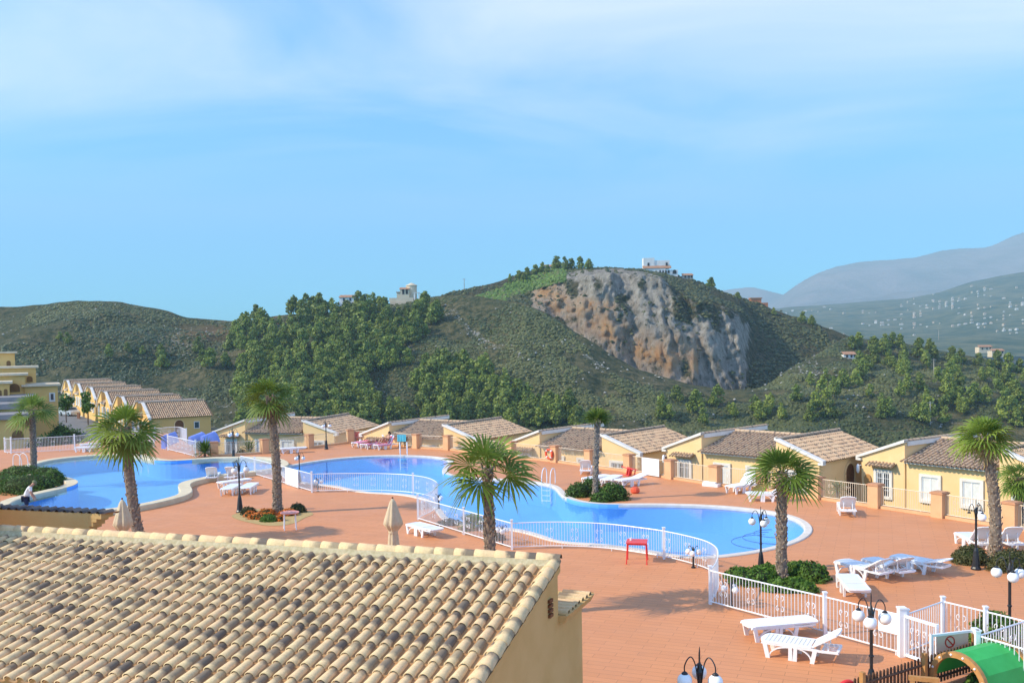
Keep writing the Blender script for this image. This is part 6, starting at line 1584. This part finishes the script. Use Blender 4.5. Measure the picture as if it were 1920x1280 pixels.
# ------------------------------------------------------------------ street side: terraced row, stepped apartments, street, car
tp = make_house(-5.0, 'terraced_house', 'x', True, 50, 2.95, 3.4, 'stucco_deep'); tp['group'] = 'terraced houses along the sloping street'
TL = ['terraced house at the near end of the street row, its arched door facing the pool', 'second terraced house from the near end of the street row', 'third terraced house from the near end of the street row', 'third terraced house from the far end of the street row', 'second terraced house from the far end of the street row', 'terraced house at the far end of the street row, beside the parked car']
xd = Vector((.553, -.833, 0)); cn = Vector((-42.6, 106, 0))
for i in range(6):
    q = cn-xd*(10.2+i*12.3); q.z = -1.36+.27*i; place(tp, i > 0, q, math.atan2(xd.y, xd.x), TL[i])
garage = thing('garage_gate', 'brown slatted gate in the street front of the terraced row', 'gate', D(149,776,143)+Vector((0, 0, 0)), R(-56)); mb = MB()
for k in range(6): mb.b2(-1.3+k*.45, -1.3+k*.45+.36, -.2, -.1, -2.4, .2)
mb.build('slats', M['door_wood'], garage)
M['arch'] = rough_mat('painted_arch_shade', (.20, .10, .04), (.26, .13, .05), 1, .9)  # flat dark ochre: the shade inside the arches is painted into this colour
M['cream_edge'] = rough_mat('cream_roof_edge', (.58, .46, .30), (.66, .54, .37), 1.5, .9)
M['grey_roof'] = rough_mat('grey_tiled_terrace', (.22, .20, .19), (.30, .27, .25), 1.2, .9)
ap = thing('apartment_block', 'stepped ochre apartment block with arched terraces above the street fence', 'building', D(20,800,92))
ao = ap.location.copy(); td = Vector((.88, .475, 0)); nd = Vector((-.475, .88, 0))
def apart(x0, x1, yt, Y, zb_=-3, dep=7, edge='cream_edge', arches=(), wins=(), roofh=.22):
    p0 = D(x0, yt, Y)-ao; r_ = ray(x1, yt); 
    # intersect the ray (in plan) with p0 + s*td
    a = r_.x*td.y-r_.y*td.x; P = p0+ao; s = (P.x*r_.y-P.y*r_.x)/(a) if abs(a) > 1e-6 else 5
    L = abs(s); zt = p0.z
    def pt(s_, z, d_=0): return Vector((p0.x, p0.y, 0))+td*s_+nd*d_+Vector((0, 0, z-0))
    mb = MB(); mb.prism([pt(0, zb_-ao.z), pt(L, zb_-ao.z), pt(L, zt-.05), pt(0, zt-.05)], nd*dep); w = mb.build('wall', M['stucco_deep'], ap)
    mb = MB(); mb.prism([pt(-.3, zt-.05, -.35), pt(L+.3, zt-.05, -.35), pt(L+.3, zt-.05+roofh, -.30), pt(-.3, zt-.05+roofh, -.30)], nd*(dep+.6)); mb.build('roof_edge', M[edge], w)
    for (xa, xb_, ya, yb_) in arches:
        q = [D(x, ya, Y) for x in (xa, xb_)]; ss = []
        for x in (xa, xb_):
            rr_ = ray(x, ya); a_ = rr_.x*td.y-rr_.y*td.x; ss.append(abs((P.x*rr_.y-P.y*rr_.x)/a_))
        c_, hw = (ss[0]+ss[1])/2, abs(ss[1]-ss[0])/2; Yc = Y+td.y*c_; zt_ = zat(xa, ya, Yc)-ao.z; zb2 = zat(xa, yb_, Yc)-ao.z
        pts = [pt(c_-hw, zb2, -.04), pt(c_+hw, zb2, -.04)]+[pt(c_+hw*math.cos(t_), zt_-min(hw, zt_-zb2)+min(hw, zt_-zb2)*math.sin(t_), -.04) for t_ in [math.pi*i/8 for i in range(9)]]
        mb = MB(); mb.prism(pts, nd*.06); mb.build('archway', M['arch'], w)
    for (xa, xb_, ya, yb_) in wins:
        ss = []
        for x in (xa, xb_):
            rr_ = ray(x, ya); a_ = rr_.x*td.y-rr_.y*td.x; ss.append(abs((P.x*rr_.y-P.y*rr_.x)/a_))
        Yc = Y+td.y*ss[0]; z1_, z0_ = zat(xa, ya, Yc)-ao.z, zat(xa, yb_, Yc)-ao.z
        mb = MB(); mb.prism([pt(ss[0], z0_, -.06), pt(ss[1], z0_, -.06), pt(ss[1], z1_, -.06), pt(ss[0], z1_, -.06)], nd*.08); f = mb.build('window', M['coping_white'], w)
        mb = MB(); mb.prism([pt(ss[0]+.15, z0_+.2, -.075), pt(ss[1]-.15, z0_+.2, -.075), pt(ss[1]-.15, z1_-.12, -.075), pt(ss[0]+.15, z1_-.12, -.075)], nd*.012); mb.build('pane', M['pane'], f)
apart(-90, 27, 663, 106, arches=[(12,20,676,686)])
apart(-90, 67, 692, 101, arches=[(50,61,705,716)])
apart(-90, 47, 706, 96, arches=[(17,37,719,735)])
apart(-90, 17, 721, 92, arches=[(7,14,729,743),(-4,3,731,745)])
apart(46, 108, 724, 99, wins=[(92,103,736,753)])
apart(-90, 62, 757, 88, edge='grey_roof', roofh=.5, arches=[(17,25,771,779)])
apart(-90, 30, 770, 84, edge='grey_roof', roofh=.5)
apart(-90, 57, 790, 80, edge='grey_roof', roofh=.45, arches=[(22,44,806,824)])
st_poly = [G(*p, -2.55) for p in ((108,764),(142,764),(200,782),(262,812),(262,832),(60,832),(60,815),(110,800))]
flat('street', [st_poly], -2.55, M['asphalt'])
def street_tree(x, y, Y, w, h, lab, seed):
    q = D(x, y, Y); root = thing('street_tree', lab, 'tree', (q.x, q.y, -2.6)); rs_ = np.random.RandomState(seed); zc = q.z+2.6
    cs = [(rs_.randn()*w*.3, rs_.randn()*w*.3, zc+rs_.randn()*h*.22) for _ in range(9)]; v, f, c = leaf_cards(rs_, cs, [w*.42]*9, 420, .22, .9); np_mesh('crown', v, f, M['shrub_leaf'], None, c, False, root)
    tv, tf = trunk_np(zc, .10); np_mesh('trunk', tv, tf, M['bark'], None, None, True, root)
street_tree(123, 751, 135, 1.6, 2.0, 'round street tree beside the parked car, nearer the apartments', 1)
street_tree(164, 754, 130, 1.4, 2.2, 'round street tree in front of the terraced fronts', 2)
# parked car
cp_ = G(131, 779, -2.54); car = thing('parked_car', 'small silver car parked on the street at the end of the terraced row', 'car', cp_, R(-38))
mb = MB(); w2 = .85
side = [(-2.0, .30), (2.0, .30), (2.05, .62), (1.95, .86), (1.05, .98), (.55, 1.42), (-1.45, 1.46), (-1.95, 1.0), (-2.05, .60)]
mb.prism([(x, -w2, z) for x, z in side], (0, 2*w2, 0)); bd = mb.build('body', M['car_paint'], car)
for y in (-w2-.01, w2+.0):
    mb = MB(); mb.prism([(.88, y, 1.0), (.50, y, 1.34), (-1.35, y, 1.38), (-1.6, y, 1.02)], (0, .012, 0)); mb.build('side_window', M['pane'], bd)
mb = MB(); mb.prism([(1.07, -.72, 1.0), (1.07, .72, 1.0), (.60, .66, 1.40), (.60, -.66, 1.40)], (.02, 0, .012)); mb.build('windscreen', M['pane'], bd)
mb = MB(); mb.prism([(-1.93, -.70, 1.04), (-1.93, .70, 1.04), (-1.50, .62, 1.42), (-1.50, -.62, 1.42)], (-.03, 0, .01)); mb.build('rear_window', M['pane'], bd)
for x in (-1.25, 1.25):
    for s in (-1, 1):
        mb = MB(); mb.lathe([(.30, -.09), (.33, -.06), (.33, .06), (.30, .09)], n=16, M=Matrix.Translation((x, s*.82, .33)) @ Matrix.Rotation(R(90), 4, 'X')); wh = mb.build('wheel', M['rubber'], car)
        mb = MB(); mb.lathe([(.19, -.10), (.19, .10)], n=12, M=Matrix.Translation((x, s*.82, .33)) @ Matrix.Rotation(R(90), 4, 'X')); mb.build('rim', M['steel'], wh)
for s in (-1, 1):
    mb = MB(); mb.b2(1.98, 2.04, s*.62-.16, s*.62+.16, .66, .80); mb.build('headlight', M['globe'], car)
    mb = MB(); mb.b2(-2.05, -1.98, s*.70-.10, s*.70+.10, .72, .92); mb.build('tail_light', M['red'], car)
# blue sheets stretched over frames behind the gateway
def awning(a, b, Y, h0, h1, label):
    p, q = D(a[0], a[1], Y), D(b[0], b[1], Y+.5); root = thing('blue_awning', label, 'awning', (p.x, p.y, 0)); mb = MB(); n = 10; vs = []
    Wd = q.x-p.x
    for k in range(n+1):
        t_ = k/n; x = Wd*t_; z = p.z+(q.z-p.z)*(t_**2.0)
        for d_ in (0, 1.6): vs.append((x+d_*.3, d_, z+d_*.15))
    mb.add(vs, [(2*i, 2*i+2, 2*i+3, 2*i+1) for i in range(n)]+[])
    vs2 = []
    for k in range(n+1):
        t_ = k/n; z = p.z+(q.z-p.z)*(t_**2.0); vs2 += [(Wd*t_, -.02, z), (Wd*t_+.10*t_, -.03, min(z-.05, q.z-.1))]
    mb.add(vs2, [(2*i, 2*i+1, 2*i+3, 2*i+2) for i in range(n)]); mb.build('sheet', M['blue_sheet'], root)
    for x in (.05, Wd*.5): mb = MB(); mb.tube([(x, .4, -.3), (x, .4, p.z+(q.z-p.z)*(x/Wd)**2)], .03, 6); mb.build('pole', M['white_metal'], root)
awning((353,819), (369,829), 69.5, 0, 0, 'blue sheet behind the fence panel, farther from the yucca')
awning((376,818), (393,836), 68.5, 0, 0, 'blue curved sheet beside the dark yucca')
awning((302,818), (315,837), 70.5, 0, 0, 'narrow blue sheet seen through the gateway')

hs = [o for o in COL.objects if o.get('label', '').startswith('yellow tiled house nearest the camera')][0]
bpy.context.view_layer.update(); mw = hs.matrix_world
root = thing('wicker_tray', 'oval wicker tray hanging on the nearest house beside its barred window', 'tray', mw @ Vector((.42, -.04, .10)), hs.rotation_euler.z)
mb = MB(); mb.lathe([(.02, 0), (.24, .0), (.29, .03), (.27, .045), (.02, .02)], n=18, M=Matrix.Rotation(R(90), 4, 'X') @ Matrix.Diagonal((.75, 1.25, 1, 1))); mb.build('weave', M['tan_wood'], root)
# ------------------------------------------------------------------ light and sky
SUN_EL, SUN_AZ = 35.0, 12.0          # sun stands to the left and a little behind the camera
sd = Vector((-math.cos(R(SUN_AZ))*math.cos(R(SUN_EL)), -math.sin(R(SUN_AZ))*math.cos(R(SUN_EL)), math.sin(R(SUN_EL))))
sl = bpy.data.lights.new('sun', 'SUN'); sl.energy = 5.0; sl.angle = R(.5); sl.color = (1.0, .87, .66)
so = bpy.data.objects.new('sun', sl); COL.objects.link(so)
so.rotation_euler = (-sd).to_track_quat('-Z', 'Y').to_euler(); so.location = sd*100
wd = bpy.data.worlds.new('World'); sc.world = wd; wd.use_nodes = True
nt = wd.node_tree; nn, ll = nt.nodes, nt.links
class WT(NT):
    def __init__(s, t): s.t = t; s.n = t.nodes; s.l = t.links
t = WT(nt)
sky = nn.new('ShaderNodeTexSky'); sky.sky_type = 'NISHITA'; sky.sun_disc = False
sky.sun_elevation = R(SUN_EL); sky.sun_rotation = math.atan2(sd.x, sd.y)
sky.altitude = 100; sky.air_density = 1.0; sky.dust_density = .6; sky.ozone_density = 1.6
bg = nn['Background']; bg.inputs['Strength'].default_value = .15
tc = nn.new('ShaderNodeTexCoord'); gen = tc.outputs['Generated']
sp = nn.new('ShaderNodeSeparateXYZ'); ll.new(gen, sp.inputs[0])
# cirrus: project the view direction on a high flat layer, stretch it, break it up
zc = t.math('MAXIMUM', sp.outputs[2], .02)
zc = t.math('ADD', zc, .10)
cx = t.math('DIVIDE', sp.outputs[0], zc); cyy = t.math('DIVIDE', sp.outputs[1], zc)
cb = nn.new('ShaderNodeCombineXYZ'); ll.new(cx, cb.inputs[0]); ll.new(cyy, cb.inputs[1])
mp = nn.new('ShaderNodeMapping'); ll.new(cb.outputs[0], mp.inputs[0])
mp.inputs['Rotation'].default_value = (0, 0, R(-16)); mp.inputs['Scale'].default_value = (.72, 1.05, 1); mp.inputs['Location'].default_value = CLOUD_LOC if 'CLOUD_LOC' in globals() else (2.1, .4, 0)
n1 = nn.new('ShaderNodeTexNoise'); n1.inputs['Scale'].default_value = 1.0; n1.inputs['Detail'].default_value = 9; n1.inputs['Roughness'].default_value = .56; n1.inputs['Distortion'].default_value = .6
ll.new(mp.outputs[0], n1.inputs['Vector'])
n2 = nn.new('ShaderNodeTexNoise'); n2.inputs['Scale'].default_value = .33; n2.inputs['Detail'].default_value = 3; ll.new(mp.outputs[0], n2.inputs['Vector'])
f = t.math('ADD', t.math('MULTIPLY', n1.outputs['Fac'], .66), t.math('MULTIPLY', n2.outputs['Fac'], .5))
f = t.ramp(f, .45, .72)
# the layer thins out towards the horizon
fade = t.ramp(sp.outputs[2], .12, .25)
f = t.math('MULTIPLY', f, fade); f = t.math('MULTIPLY', f, .50)
tint = t.mix(1.0, sky.outputs[0], SKY_TINT if 'SKY_TINT' in globals() else (.25, 1.05, 1.66), 'MULTIPLY')
colr = t.mix(f, tint, (9.4, 8.4, 10.4))
ll.new(colr, bg.inputs['Color'])
# air between here and the mountains
hz = MB(); hz.b2(-5500, 7500, -300, 8300, -140, 1350)
hm = bpy.data.materials.new('haze'); hm.use_nodes = True; hn = hm.node_tree
hn.nodes.remove(hn.nodes['Principled BSDF'])
pv = hn.nodes.new('ShaderNodeVolumePrincipled'); pv.inputs['Color'].default_value = (.62, .89, 1.0, 1); pv.inputs['Density'].default_value = HAZE_D if 'HAZE_D' in globals() else 1.9e-4
pv.inputs['Anisotropy'].default_value = 0
hn.links.new(pv.outputs[0], hn.nodes['Material Output'].inputs['Volume'])
ho = hz.build('haze', hm); ho['kind'] = 'stuff'; ho.visible_shadow = True
vs = sc.view_settings; vs.view_transform = 'Standard'; vs.look = 'None'; vs.gamma = 1; vs.exposure = EXPO if 'EXPO' in globals() else .43; vs.use_curve_mapping = False
cy = sc.cycles; cy.max_bounces = 8; cy.diffuse_bounces = 3; cy.glossy_bounces = 3; cy.transmission_bounces = 4; cy.transparent_max_bounces = 12; cy.volume_bounces = 0
cy.caustics_reflective = False; cy.caustics_refractive = False; cy.use_denoising = True
cy.sample_clamp_indirect = 6
